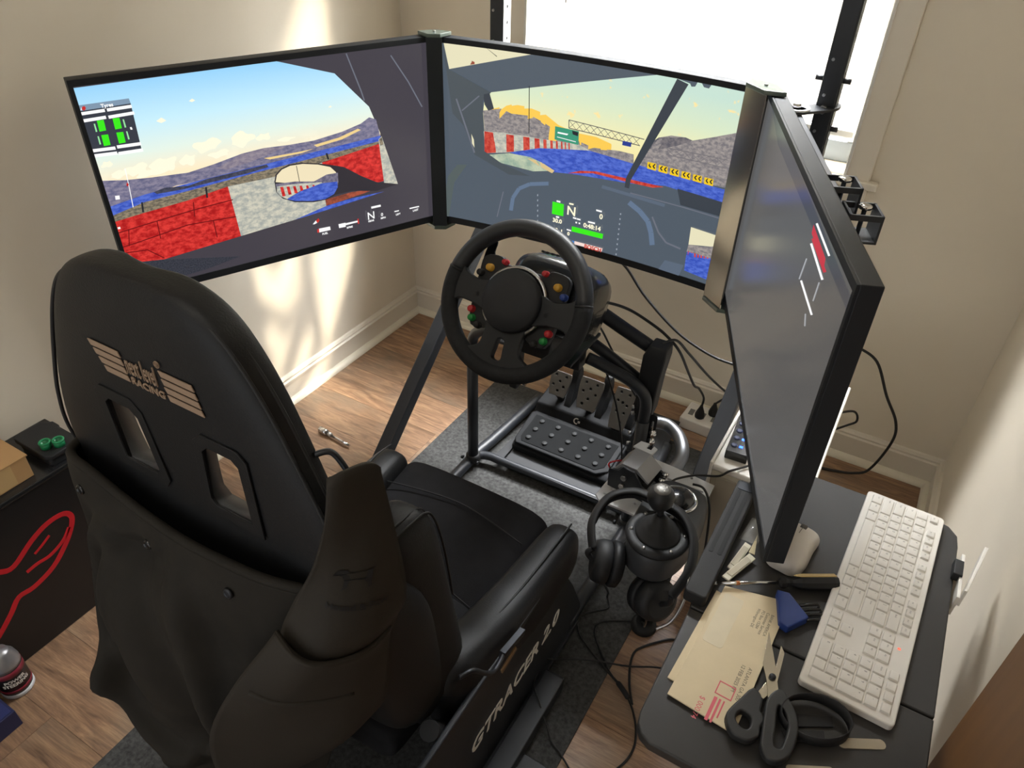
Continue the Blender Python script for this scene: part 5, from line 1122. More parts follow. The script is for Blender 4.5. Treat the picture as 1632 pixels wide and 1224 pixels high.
# button box behind the spokes, with shoulders for the paddles
plate_o = smooth2([(-0.094, 0.072), (-0.060, 0.078), (-0.040, 0.066), (0.040, 0.066), (0.060, 0.078), (0.094, 0.072), (0.098, 0.040), (0.090, -0.060), (0.060, -0.070), (0.030, -0.060), (-0.030, -0.060), (-0.060, -0.070), (-0.090, -0.060), (-0.098, 0.040)], 4)
wplate('button_plate', plate_o, (), 0.014, -0.016, BLKP, sw, 0.002)
for sx in (-1, 1):
    wplate('paddle', smooth2([(sx*a, b) for a, b in ([(0.050, 0.030), (0.080, 0.020), (0.108, 0.040), (0.112, 0.080), (0.104, 0.108), (0.092, 0.106), (0.090, 0.080), (0.060, 0.070)] if sx > 0 else [(0.050, 0.030), (0.080, 0.020), (0.108, 0.040), (0.112, 0.080), (0.104, 0.108), (0.092, 0.106), (0.090, 0.080), (0.060, 0.070)][::-1])], 4), (), 0.003, -0.034, BLKG, sw, 0.0005)
    for x, y, r_, m in ((0.080, 0.052, 0.0072, YEL), (0.098, 0.037, 0.0066, BLUEP if sx > 0 else BLKP), (0.046, 0.071, 0.0056, REDB), (0.090, -0.040, 0.0068, REDB), (0.084, -0.057, 0.0068, GRNB), (0.066, -0.068, 0.0066, BLKP)):
        if sx < 0 and abs(y-0.071) > 0.001 and y > 0: x -= 0.004
        wobj(MB().lathe([(r_*1.15, -0.010), (r_*1.15, -0.004), (r_, -0.004), (r_, 0.004), (r_*0.8, 0.0055), (0.0005, 0.006)], (sx*x, y, 0.0), n=16), 'button', m, sw)
for x, y in ((-0.080, -0.006), (0.078, -0.006)): wobj(MB().cyl((x, y, 0.005), (x, y, 0.009), 0.005, n=6), 'spoke_bolt', GREYM, sw)
# wheel base behind the wheel
wb = thing('wheel_base', 'black direct drive wheel base behind the steering wheel', 'wheel base', (0.990, -0.78, 0.622))
wobj(MB().lathe([(0.022, -0.10), (0.022, -0.018)], n=20), 'shaft', STEEL, wb)
def wbox(x0, y0, z0, x1, y1, z1): return MB().box(x0, y0, z0, x1, y1, z1)
rings = []
for z_, sx_, sy_ in ((-0.060, 0.070, 0.060), (-0.075, 0.086, 0.076), (-0.12, 0.092, 0.084), (-0.20, 0.092, 0.084), (-0.24, 0.086, 0.078), (-0.255, 0.070, 0.060)):
    rings.append([(0.026+sx_*math.copysign(abs(math.cos(a))**0.5, math.cos(a)), 0.034+sy_*math.copysign(abs(math.sin(a))**0.5, math.sin(a)), z_) for a in [2*math.pi*k/32 for k in range(32)]])
wobj(MB().loft(rings), 'casing', mat('base_gloss_black', rgb(26, 28, 30), 0.25, coat=0.4), wb)
for k in range(5): wobj(MB().box(-0.030+k*0.012, 0.117, -0.19, -0.024+k*0.012, 0.121, -0.12), 'vent_rib', BLKP, wb)
wobj(MB().box(-0.022, -0.10, -0.18, 0.060, -0.040, -0.11), 'mount_foot', BLKP, wb, bev=0.002)

# ------------------------------------------------------------------ pedals
pd = thing('pedal_set', 'dark grey three pedal set with studded heel rest on the deck', 'pedals', (0.95, -0.47, 0.047))
PB = mat('pedal_base_plastic', rgb(30, 31, 33), 0.6, bump=0.05, bscale=800, spec=0.15)
MB().prism([(-0.585, 0.046), (-0.585, 0.066), (-0.565, 0.078), (-0.445, 0.100), (-0.430, 0.130), (-0.330, 0.145), (-0.270, 0.140), (-0.255, 0.046)], 0.788, 1.108, lambda u, v, w: (w, u, v)).obj('base', PB, pd, bev=0.006, seg=3)
hr = [(0.800, -0.583), (1.068, -0.583), (1.098, -0.560), (1.102, -0.452), (1.085, -0.446), (0.800, -0.446), (0.786, -0.456), (0.790, -0.568)]
def heel(u, v, w): return (u, v, 0.072+(v+0.585)*0.20+w)
MB().prism(hr, 0.0, 0.008, heel).obj('heel_rest', PB, pd, bev=0.004, seg=3)
inner = [(0.815, -0.572), (1.060, -0.572), (1.082, -0.552), (1.086, -0.462), (0.806, -0.462), (0.804, -0.556)]
MB().prism(inner, 0.008, 0.0095, heel).obj('heel_pad', mat('heel_rubber', rgb(24, 25, 26), 0.8, bump=0.1, bscale=500, spec=0.12), pd, bev=0.0005)
STUD = mat('stud_rubber', rgb(50, 51, 52), 0.6, spec=0.2)
for i in range(5):
    for j in range(3):
        x = 0.828+i*0.056+j*0.004; yv = -0.552+j*0.036
        MB().lathe([(0.0088, 0), (0.0085, 0.002), (0.006, 0.0035), (0.0005, 0.004)], heel(x, yv, 0.0095), n=14).obj('stud', STUD, pd)
# G mark
gm = [(0.009*math.cos(R(a)), 0.009*math.sin(R(a)), 0) for a in range(60, 300, 20)]
gmo = [(0.010*math.cos(R(a)), 0.010*math.sin(R(a))) for a in range(55, 306, 12)]+[(0.0065*math.cos(R(a)), 0.0065*math.sin(R(a))) for a in range(305, 54, -12)]
me = shape2d(gmo, (), 0.0006); place('logo_mark', me, WHITEP, pd, (0.932, -0.4385, 0.1175), (1, 0, 0), (0, 0.4, 0.9))
me = shape2d([(0.001, -0.0035), (0.0085, -0.0035), (0.0085, 0.003), (0.001, 0.003), (0.001, 0.0005), (0.0055, 0.0005), (0.0055, -0.001), (0.001, -0.001)], (), 0.0006); place('logo_mark', me, WHITEP, pd, (0.935, -0.4385, 0.1165), (1, 0, 0), (0, 0.4, 0.9))
PF = mat('pedal_face_steel', rgb(96, 92, 86), 0.42, metal=0.5, var=0.08)
def pedal(cx, w, h, zc, lean, pts):
    ex = Vector((1, 0, 0)); ey = Vector((0, math.sin(lean), math.cos(lean))); org = Vector((cx, -0.400, zc))
    holes = [circ2(a*w, b*h, 0.0052, 10) for a, b in pts]
    me = shape2d(smooth2([(-w*0.8, -h), (-w*0.5, -h*1.08), (w*0.5, -h*1.08), (w*0.8, -h), (w, h*0.1), (w, h*0.9), (w*0.7, h), (-w*0.7, h), (-w, h*0.9), (-w, h*0.1)], 4), holes, 0.006, 0.0008)
    pl = place('pedal_face', me, PF, pd, org, ex, ey)
    nrm = ex.cross(ey)
    bk = MB().prism([(-w*0.6, -h*0.95), (w*0.6, -h*0.95), (w*0.85, h*0.85), (-w*0.85, h*0.85)], -0.010, -0.005, lambda u, v, q: tuple(org+ex*u+ey*v+nrm*q)); bk.obj('pedal_pad', RUBBER, pd)
    MB().beam(org-ey*h*0.9-nrm*0.006, Vector((cx+0.004, -0.375, 0.125)), 0.020, 0.012, nrm).obj('pedal_arm', BLKP, pd, bev=0.002)
    MB().prism(smooth2([(-0.41, 0.130), (-0.36, 0.142), (-0.325, 0.200), (-0.330, 0.240), (-0.350, 0.250), (-0.372, 0.200)], 4), cx+w*0.7, cx+w*0.7+0.022, lambda u, v, q: (q, u, v)).obj('pedal_lever', BLKP, pd, bev=0.003)
pedal(0.848, 0.032, 0.036, 0.205, R(28), [(-.5, .7), (.55, .7), (-.6, -.2), (.5, -.2), (0, .2), (0, -.65)])
pedal(0.950, 0.036, 0.046, 0.205, R(28), [(-.5, .72), (.5, .72), (-.6, 0.1), (.55, .05), (0, .35), (0, -.35), (-.4, -.75)])
pedal(1.056, 0.029, 0.060, 0.195, R(28), [(-.45, .8), (.5, .75), (-.55, .35), (0, .3), (.5, .2), (-.4, -.2), (.4, -.2), (.3, -.7)])

# ------------------------------------------------------------------ gear shifter
gs = thing('gear_shifter', 'black gear shifter with round knob and silver-rimmed dome on the slotted plate', 'gear shifter', (1.392, -0.985, 0.395))
SB = mat('shifter_grey', rgb(58, 60, 63), 0.5)
out = smooth2([(1.337, -0.915), (1.360, -0.890), (1.425, -0.890), (1.450, -0.915), (1.458, -0.985), (1.452, -1.060), (1.430, -1.110), (1.392, -1.126), (1.352, -1.110), (1.330, -1.060), (1.326, -0.985)], 4)
rings = []
c2 = Vector((1.392, -0.995))
for z_, k in ((0.395, 0.97), (0.402, 1.0), (0.445, 0.98), (0.458, 0.95), (0.466, 0.88)): rings.append([(c2.x+(a-c2.x)*k, c2.y+(b-c2.y)*k, z_) for a, b in out])
MB().loft(rings).obj('body', SB, gs)
MB().lathe([(0.040, 0), (0.041, 0.004), (0.037, 0.008), (0.035, 0.006)], (1.393, -0.950, 0.464), n=32).obj('dome_ring', CHROME, gs)
MB().lathe([(0.036, 0), (0.030, 0.010), (0.018, 0.016), (0.0005, 0.018)], (1.393, -0.950, 0.467), n=28).obj('dome', BLKG, gs)
MB().lathe([(0.062, 0), (0.064, 0.006), (0.058, 0.012), (0.046, 0.013), (0.044, 0.010)], (1.392, -1.062, 0.460), n=36).obj('collar_ring', BLKP, gs)
for a in range(0, 360, 60): MB().lathe([(0.004, 0), (0.004, 0.002), (0.0005, 0.0028)], (1.392+0.052*math.cos(R(a+20)), -1.062+0.052*math.sin(R(a+20)), 0.472), n=8).obj('screw', STEEL, gs)
MB().lathe([(0.046, 0), (0.042, 0.010), (0.036, 0.012), (0.034, 0.020), (0.028, 0.022), (0.026, 0.030), (0.018, 0.034), (0.012, 0.050), (0.009, 0.052)], (1.392, -1.062, 0.468), n=28).obj('boot', RUBBER, gs)
kc = Vector((1.383, -1.058, 0.560))
MB().cyl((1.392, -1.062, 0.50), kc, 0.007, n=12).obj('stick', GREYM, gs)
kb = MB().lathe([(0.010, -0.028), (0.016, -0.024), (0.0245, -0.010), (0.0265, 0.002), (0.024, 0.014), (0.017, 0.021), (0.0165, 0.0215)], kc, n=28).obj('knob', mat('knob_leather', rgb(30, 31, 33), 0.5, bump=0.1, bscale=900), gs)
MB().lathe([(0.0168, 0.0205), (0.0160, 0.0225), (0.010, 0.0245), (0.0005, 0.0252)], kc, n=24).obj('knob_cap', mat('knob_cap_grey', rgb(92, 89, 83), 0.4, metal=0.3), kb)
me = text_mesh('1 3 5', 0.008, 0.0004, align='CENTER'); place('shift_pattern', me, WHITEP, kb, kc+Vector((0, 0.002, 0.0256)), (1, 0, 0), (0, 1, 0))
me = text_mesh('2 4 6', 0.008, 0.0004, align='CENTER'); place('shift_pattern', me, WHITEP, kb, kc+Vector((0, -0.008, 0.0252)), (1, 0, 0), (0, 1, 0))

# ------------------------------------------------------------------ handbrake unit on the plate
hb = thing('handbrake', 'boxy black and grey metal handbrake bolted to the shifter plate', 'handbrake', (1.275, -0.875, 0.395))
HM = Matrix.Translation((1.280, -0.880, 0.397)) @ Matrix.Rotation(R(-6), 4, 'Z')
def hobj(mb, name, m, bev=0.0):
    mb.v = [tuple(HM @ Vector(p)) for p in mb.v]; return mb.obj(name, m, hb, bev=bev)
hobj(MB().prism([(-0.050, 0.0), (0.050, 0.0), (0.054, 0.030), (0.030, 0.040), (0.010, 0.070), (-0.018, 0.072), (-0.030, 0.055), (-0.052, 0.050)], -0.045, -0.039, lambda u, v, w: (u, w, v)), 'side_plate', BLK, 0.001)
hobj(MB().prism([(-0.050, 0.0), (0.050, 0.0), (0.054, 0.030), (0.030, 0.040), (0.010, 0.070), (-0.018, 0.072), (-0.030, 0.055), (-0.052, 0.050)], 0.030, 0.036, lambda u, v, w: (u, w, v)), 'side_plate', BLK, 0.001)
hobj(MB().prism([(-0.038, 0.046), (-0.024, 0.064), (0.006, 0.066), (0.040, 0.046), (0.042, 0.050), (0.010, 0.074), (-0.026, 0.072), (-0.042, 0.050)], -0.036, 0.028, lambda u, v, w: (u, w, v)), 'top_cover', mat('grey_cover', rgb(150, 151, 154), 0.4, metal=0.2), 0.0008)
hobj(MB().prism([(-0.034, 0.028), (-0.010, 0.028), (0.012, 0.028), (0.014, 0.052), (0.004, 0.056), (0.004, 0.040), (-0.008, 0.040), (-0.008, 0.058), (-0.028, 0.054)], 0.070, 0.074, lambda u, v, w: (u, v, w)), 'lever_bracket', ALU)
hobj(MB().box(-0.030, -0.038, 0.004, 0.030, 0.030, 0.045), 'core', BLKP, 0.003)
for x, z_ in ((-0.012, 0.046), (-0.014, 0.020), (0.040, 0.018), (0.042, 0.034)): hobj(MB().cyl((x, -0.045, z_), (x, -0.052, z_), 0.0065, n=10), 'bolt', STEEL)
for y_, z_ in ((-0.020, 0.040), (0.0, 0.040), (0.018, 0.044), (0.010, 0.016)): hobj(MB().cyl((0.050, y_, z_), (0.062, y_, z_), 0.0065, n=10), 'bolt', CHROME)
hobj(MB().cyl((0.062, -0.010, 0.030), (0.074, -0.010, 0.030), 0.010, n=14), 'damper', STEEL)
hobj(MB().tube([(-0.052, -0.030, 0.030), (-0.060, -0.030, 0.048), (-0.048, -0.020, 0.056), (-0.040, -0.005, 0.050)], 0.002, n=6), 'red_wire', REDB)

# ------------------------------------------------------------------ headphones hung over the shifter
hp = thing('headphones', 'black over-ear headphones hanging around the gear shifter', 'headphones', (1.372, -1.12, 0.33))
band = [(1.286, -1.128, 0.425), (1.262, -1.085, 0.452), (1.270, -1.030, 0.478), (1.312, -1.000, 0.492), (1.362, -1.004, 0.498), (1.418, -1.010, 0.494), (1.458, -1.045, 0.478), (1.474, -1.100, 0.452), (1.462, -1.150, 0.418)]
MB().tube(band, 0.011, n=10, flat=0.45).obj('headband', BLKP, hp)
MB().tube([Vector(p)+Vector((0, 0.0, -0.014)) for p in band[1:-1]], 0.006, n=8).obj('headband_pad', FABRIC, hp)
for s_ in (-1, 1):
    c = Vector((1.316, -1.118, 0.392)) if s_ < 0 else Vector((1.420, -1.112, 0.345))
    ax = Vector((-0.75, -0.35, 0.15)) if s_ < 0 else Vector((0.62, -0.42, 0.28)); ax.normalize()
    Mq = ax.to_track_quat('Z', 'Y').to_matrix().to_4x4()
    cup = MB().lathe([(0.030, 0.030), (0.040, 0.026), (0.045, 0.014), (0.045, 0.0), (0.040, -0.004)], c, Mq, n=30).obj('ear_cup', BLKP, hp)
    MB().lathe([(0.042, -0.004), (0.047, -0.010), (0.046, -0.024), (0.036, -0.030), (0.026, -0.026), (0.024, -0.014)], c, Mq, n=30).obj('ear_cushion', LEATHER, hp)
    e = Vector(band[0] if s_ < 0 else band[-1])
    MB().tube([e, e*0.5+(c+ax*0.030)*0.5+ax*0.010, c+ax*0.030], 0.006, n=8).obj('yoke', BLKP if s_ < 0 else GREYM, hp)
MB().tube([(1.474, -1.10, 0.452), (1.485, -1.14, 0.42), (1.478, -1.175, 0.385), (1.455, -1.19, 0.36)], 0.003, n=6).obj('yoke_wire', STEEL, hp)

# ------------------------------------------------------------------ side table
DZ = 0.63
dk = thing('side_table', 'black side table with rounded corners and slotted edge bar by the right wall', 'table', (1.695, -1.25, 0))
def dtop(pts, name): return MB().prism(pts, DZ-0.018, DZ, XYZ).obj(name, DESK, dk, bev=0.003)
far = [(1.524, -1.3235), (1.868, -1.3235), (1.868, -0.975), (1.865, -0.948), (1.850, -0.930), (1.835, -0.926), (1.548, -0.926), (1.532, -0.930), (1.524, -0.946)]
near = [(1.868, -1.3265), (1.524, -1.3265), (1.524, -1.520), (1.527, -1.537), (1.536, -1.549), (1.552, -1.556), (1.84, -1.556), (1.856, -1.550), (1.866, -1.536), (1.868, -1.520)]
dtop(far, 'rear_panel'); dtop(near[::-1], 'front_panel')
bar = MB().prism(rrect(1.508, -1.318, 1.543, -1.035, 0.006), DZ, DZ+0.024, XYZ).obj('edge_bar', RUBBER, dk, bev=0.003)
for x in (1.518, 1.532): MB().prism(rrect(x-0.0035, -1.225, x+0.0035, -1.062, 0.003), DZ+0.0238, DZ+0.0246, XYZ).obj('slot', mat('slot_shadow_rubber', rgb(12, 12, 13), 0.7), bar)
MB().prism(rrect(1.5125, -1.06, 1.5385, -1.040, 0.004), DZ+0.0238, DZ+0.0250, XYZ).obj('end_pad', GREYM, bar)
MB().box(1.66, -1.30, 0.03, 1.74, -1.22, DZ-0.018).obj('column', BLK, dk, bev=0.004)
for y in (-1.50, -1.0): MB().box(1.54, y-0.025, 0.0, 1.86, y+0.025, 0.03).obj('foot', BLK, dk, bev=0.004)
MB().box(1.67, -1.50, 0.004, 1.73, -1.0, 0.030).obj('foot_beam', BLK, dk, bev=0.003)
MB().box(1.56, -1.29, DZ-0.045, 1.85, -1.23, DZ-0.018).obj('top_beam', BLK, dk, bev=0.003)
# white clamp on the wall-side edge
cl = thing('cable_clamp', 'white plastic clamp on the wall edge of the side table', 'clamp', (1.88, -1.03, DZ))
MB().box(1.872, -1.100, DZ-0.03, 1.877, -1.000, DZ+0.012).obj('plate', WHITE, cl, bev=0.001)
MB().prism([(1.877, -1.100), (1.881, -1.100), (1.904, -0.985), (1.898, -0.985)], DZ-0.005, DZ+0.030, XYZ).obj('jaw', WHITE, cl, bev=0.001)
MB().box(1.862, -1.055, DZ, 1.876, -1.020, DZ+0.016).obj('pad', BLKP, cl, bev=0.002)

# ------------------------------------------------------------------ keyboard
kb_o = Vector((1.714, -0.926, DZ)); kdx = Vector((-0.043, -1, 0)).normalized(); kdy = Vector((1, -0.043, 0)).normalized()
KM = Matrix(((kdx.x, kdy.x, 0, kb_o.x), (kdx.y, kdy.y, 0, kb_o.y), (0, 0, 1, kb_o.z), (0, 0, 0, 1)))
kbd = thing('keyboard', 'white full-size computer keyboard lying on the side table', 'keyboard', (1.776, -1.146, DZ))
KW, KH = 0.4455, 0.1255
KMAT = mat('key_white', rgb(228, 224, 216), 0.42); KBODY = mat('keyboard_white', rgb(232, 228, 220), 0.38)
def kobj(mb, name, m, parent, bev=0.0, seg=2):
    mb.v = [tuple(KM @ Vector(p)) for p in mb.v]; return mb.obj(name, m, parent, bev=bev, seg=seg)
kobj(MB().prism(rrect(0, 0, KW, KH, 0.007), 0.0, 0.013, XYZ), 'case', KBODY, kbd, 0.0025, 3)
U = 0.0190; KX0 = 0.0085; GAPK = 0.0018
keymesh = {}
legend = {}
def key(ux, uy, w=1.0, h=1.0, leg=''):
    k = (w, h)
    if k not in keymesh:
        a, b = w*U-GAPK, h*U*0.97-GAPK; t = 0.0009
        mb = MB(); vs = [(0, 0, 0), (a, 0, 0), (a, b, 0), (0, b, 0), (t, t, 0.0034), (a-t, t, 0.0034), (a-t, b-t, 0.0034), (t, b-t, 0.0034)]
        mb.add(vs, [(4, 5, 6, 7), (0, 1, 5, 4), (1, 2, 6, 5), (2, 3, 7, 6), (3, 0, 4, 7)])
        me = mb.mesh('key', bev=0.0006, seg=2); me.materials.append(KMAT); keymesh[k] = me
    o = bpy.data.objects.new('key', keymesh[k]); COL.objects.link(o); o.parent = kbd
    o.matrix_parent_inverse = Matrix.Translation(kbd.location).inverted()
    o.matrix_basis = KM @ Matrix.Translation((KX0+ux*U, 0.0095+uy*U*0.97, 0.0130))
    if leg:
        if leg not in legend:
            me = text_mesh(leg, 0.0052 if len(leg) < 2 else 0.0034, 0.0); me.materials.append(GREYP); legend[leg] = me
        t = bpy.data.objects.new('legend', legend[leg]); COL.objects.link(t); t.parent = o
        t.location = (0.0035, h*U*0.97-GAPK-0.0080, 0.00352)
def keyrow(y, x, items):
    for it in items:
        if isinstance(it, (int, float)): x += it; continue
        l_, w = (it, 1.0) if isinstance(it, str) else it
        key(x, y, w, 1.0, l_); x += w
yF, y5, y4, y3, y2, y1 = 5.12, 4.0, 3.0, 2.0, 1.0, 0.0
for x, l_ in [(0, 'Esc')]+[(2+i, 'F%d' % (i+1)) for i in range(4)]+[(6.5+i, 'F%d' % (i+5)) for i in range(4)]+[(11+i, 'F%d' % (i+9)) for i in range(4)]: key(x+(0.0), yF, 0.86, 0.78, l_)
for i in range(4): key(18.5+i, yF, 0.90, 0.80, '')
keyrow(y5, 0, list('`1234567890-=')+[('Back', 2.0), 0.25, 'Ins', 'Hm', 'PU', 0.25, 'Num', '/', '*', '-'])
keyrow(y4, 0, [('Tab', 1.5)]+list('QWERTYUIOP[]')+[('\\', 1.5), 0.25, 'Del', 'End', 'PD', 0.25, '7', '8', '9'])
key(21.5, y3, 1.0, 2.0, '+')
keyrow(y3, 0, [('Caps', 1.75)]+list('ASDFGHJKL;\'')+[('Enter', 2.25), 3.5, '4', '5', '6'])
keyrow(y2, 0, [('Shift', 2.25)]+list('ZXCVBNM,./')+[('Shift', 2.75), 1.25, '^', 1.25, '1', '2', '3'])
key(21.5, y1, 1.0, 2.0, 'Ent')
keyrow(y1, 0, [('Ctrl', 1.25), ('Win', 1.25), ('Alt', 1.25), ('', 6.25), ('Alt', 1.25), ('Win', 1.25), ('Fn', 1.25), ('Ctrl', 1.25), 0.25, '<', 'v', '>', 0.25, ('0', 2.0), '.'])
kobj(MB().lathe([(0.0022, 0), (0.0018, 0.0006), (0.0003, 0.0007)], (KX0+16.2*U, 0.0095+5.35*U*0.97, 0.0130), n=10), 'indicator_light', emis('red_led', rgb(255, 80, 60), 2.5), kbd)

# ------------------------------------------------------------------ mouse
ms = thing('computer_mouse', 'white computer mouse beside the monitor corner on the side table', 'mouse', (1.632, -1.130, DZ))
MM = Matrix.Translation((1.630, -1.131, DZ)) @ Matrix.Rotation(R(-8), 4, 'Z')
rings = []
for t, w, h in ((0.0, 0.010, 0.010), (0.03, 0.022, 0.019), (0.12, 0.030, 0.030), (0.3, 0.0335, 0.038), (0.5, 0.0310, 0.038), (0.68, 0.0295, 0.033), (0.85, 0.0320, 0.025), (0.95, 0.0290, 0.018), (0.99, 0.020, 0.012), (1.0, 0.008, 0.008)):
    y = -0.056+0.112*t
    rings.append([tuple(MM @ Vector((w*math.copysign(abs(math.cos(a))**0.75, math.cos(a)), y, 0.001+(h if math.sin(a) > 0 else 0.0)*abs(math.sin(a))**0.75))) for a in [2*math.pi*k/20 for k in range(20)]])
MB().loft(rings).obj('shell', mat('mouse_white', rgb(228, 222, 214), 0.35), ms, sub=1)
MB().cyl(MM @ Vector((-0.005, 0.036, 0.0255)), MM @ Vector((0.005, 0.036, 0.0255)), 0.0065, n=16).obj('scroll_wheel', GREYP, ms)
MB().tube([MM @ Vector((0, 0.030, 0.0330)), MM @ Vector((0, 0.020, 0.0358)), MM @ Vector((0, 0.008, 0.0380))], 0.0006, n=5).obj('button_gap', GREYP, ms)

# ------------------------------------------------------------------ envelopes
def envelope(label, c, z):
    e = thing('envelope', label, 'envelope', (sum(p[0] for p in c)/4, sum(p[1] for p in c)/4, z), group='envelopes on the side table')
    MB().prism(c, z, z+0.0022, XYZ).obj('sheet', PAPER, e, bev=0.0006)
    return e
envelope('cream envelope lying underneath the stamped one on the side table', [(1.5375, -1.456), (1.600, -1.462), (1.606, -1.285), (1.549, -1.275)], DZ+0.0002)
en = envelope('cream window envelope with pink postage lying on top beside the scissors', [(1.5465, -1.481), (1.642, -1.490), (1.653, -1.240), (1.558, -1.262)], DZ+0.0028)
eO = Vector((1.5535, -1.262, DZ+0.0052)); eX = Vector((-0.045, -1, 0)).normalized(); eY = Vector((1, -0.045, 0)).normalized()
EMt = Matrix(((eX.x, eY.x, 0, eO.x), (eX.y, eY.y, 0, eO.y), (0, 0, 1, eO.z), (0, 0, 0, 1)))
def eprint(name, txt, x, y, s_, m, sx=1.0):
    me = text_mesh(txt, s_, 0.0, sx=sx); me.transform(Matrix.Translation((x, y, 0))); me.transform(EMt); link(name, me, m, en)
ew = MB().prism(rrect(0.012, 0.010, 0.112, 0.040, 0.005), -0.0001, 0.0003, XYZ); ew.v = [tuple(EMt @ Vector(p)) for p in ew.v]; ew.obj('window', WINF, en)
INKG = mat('grey_ink', rgb(104, 96, 84), 0.7)
for k, t in enumerate(('BANK AMERICA', 'Customer Service', 'PO Box 15284', 'Wilmington DE')): eprint('lettering', t, 0.012, 0.0820-k*0.0068, 0.0062, INKG)
for k, t in enumerate(('PRESORTED', 'FIRST-CLASS', 'PO BOX 4050')): eprint('lettering', t, 0.030, 0.0310-k*0.0075, 0.0060, INKG)
eprint('lettering', 'ATLANTA GA 300', 0.118, 0.0830, 0.0074, INKG); eprint('lettering', '12 FEB 2025 PM', 0.118, 0.0735, 0.0074, INKG)
eprint('lettering', '$ 000.74', 0.196, 0.0420, 0.0105, PINK)
for (x0, y0, x1, y1) in ((0.187, 0.0580, 0.226, 0.0625), (0.187, 0.0650, 0.226, 0.0680), (0.187, 0.0710, 0.215, 0.0730), (0.160, 0.0560, 0.182, 0.0575), (0.160, 0.0780, 0.182, 0.0795), (0.160, 0.0575, 0.1615, 0.0780), (0.1805, 0.0575, 0.182, 0.0780)):
    q = MB().box(x0, y0, -0.0001, x1, y1, 0.0003); q.v = [tuple(EMt @ Vector(p)) for p in q.v]; q.obj('postage_mark', PINK, en)

# ------------------------------------------------------------------ scissors
sc_ = thing('scissors', 'open scissors with black handles and steel blades resting on the envelope edge', 'scissors', (1.668, -1.42, DZ))
SH = mat('scissor_handle', rgb(42, 43, 44), 0.5)
def flat(name, outer, holes, z, d, m, parent, bev=0.0):
    me = shape2d(outer, holes, d, bev, 3); me.transform(Matrix.Translation((0, 0, z))); return link(name, me, m, parent)
lho = [(1.646, -1.421), (1.636, -1.445), (1.628, -1.467), (1.628, -1.480), (1.639, -1.494), (1.651, -1.4955), (1.660, -1.493), (1.668, -1.481), (1.666, -1.470), (1.668, -1.457), (1.660, -1.448), (1.658, -1.430)]
lhi = [(1.641, -1.457), (1.6345, -1.467), (1.636, -1.477), (1.644, -1.484), (1.655, -1.484), (1.659, -1.474), (1.655, -1.460)]
rho = [(1.677, -1.407), (1.668, -1.427), (1.671, -1.456), (1.675, -1.482), (1.678, -1.496), (1.687, -1.506), (1.698, -1.504), (1.708, -1.491), (1.711, -1.470), (1.709, -1.448), (1.702, -1.430), (1.687, -1.413)]
rhi = [(1.680, -1.427), (1.6785, -1.438), (1.683, -1.464), (1.686, -1.484), (1.692, -1.491), (1.7005, -1.488), (1.7025, -1.472), (1.7015, -1.451), (1.695, -1.435), (1.687, -1.427)]
flat('handle', smooth2(lho, 3), [smooth2(lhi, 3)], DZ+0.0105, 0.008, SH, sc_, 0.0025)
flat('handle', smooth2(rho, 3), [smooth2(rhi, 3)], DZ+0.0145, 0.008, SH, sc_, 0.0025)
flat('blade', [(1.640, -1.320), (1.654, -1.350), (1.662, -1.369), (1.677, -1.409), (1.669, -1.431), (1.661, -1.404), (1.646, -1.372)], (), DZ+0.0135, 0.0022, BLADE, sc_, 0.0003)
flat('blade', [(1.652, -1.420), (1.658, -1.398), (1.664, -1.380), (1.661, -1.330), (1.668, -1.340), (1.671, -1.395), (1.666, -1.413), (1.661, -1.425)], (), DZ+0.0105, 0.0022, BLADE, sc_, 0.0003)
MB().lathe([(0.0048, 0), (0.0048, 0.003), (0.003, 0.0048), (0.0004, 0.005)], (1.663, -1.389, DZ+0.0146), n=16).obj('pivot_screw', GREYM, sc_)

# ------------------------------------------------------------------ screwdriver
sd = thing('screwdriver', 'screwdriver with black and amber handle lying across the table', 'screwdriver', (1.625, -1.22, DZ))
a, b, c = Vector((1.546, -1.270, DZ+0.012)), Vector((1.628, -1.2185, DZ+0.012)), Vector((1.708, -1.1690, DZ+0.012)); d = (c-a).normalized()
MB().cyl(a, b, 0.0028, n=12).obj('shaft', CHROME, sd)
MB().beam(a-d*0.008, a, 0.006, 0.0014).obj('tip', CHROME, sd)
MB().cyl(a+d*0.030, a+d*0.036, 0.0034, n=12).obj('shaft_band', mat('copper_band', rgb(170, 104, 50), 0.4), sd)
sdM = d.to_track_quat('Z', 'Y').to_matrix().to_4x4()
MB().lathe([(0.004, 0), (0.0085, 0.003), (0.0090, 0.010), (0.0055, 0.017), (0.0055, 0.022), (0.0110, 0.034), (0.0118, 0.060), (0.0118, 0.086), (0.0095, 0.0935), (0.004, 0.095)], b-Vector((0, 0, 0.0)), sdM, n=8, smooth=False).obj('handle', BLKP, sd)
up = Vector((0, 0, 1)); sidev = d.cross(up).normalized()
MB().prism([(0.034, -0.005), (0.090, -0.005), (0.090, 0.005), (0.034, 0.005), (0.024, 0.0)], 0.0106, 0.0122, lambda u, v, w: tuple(b+d*u+(-sidev*0.5+up*0.85).normalized()*w+(sidev*0.85+up*0.5).normalized()*v)).obj('handle_inlay', AMBER, sd)

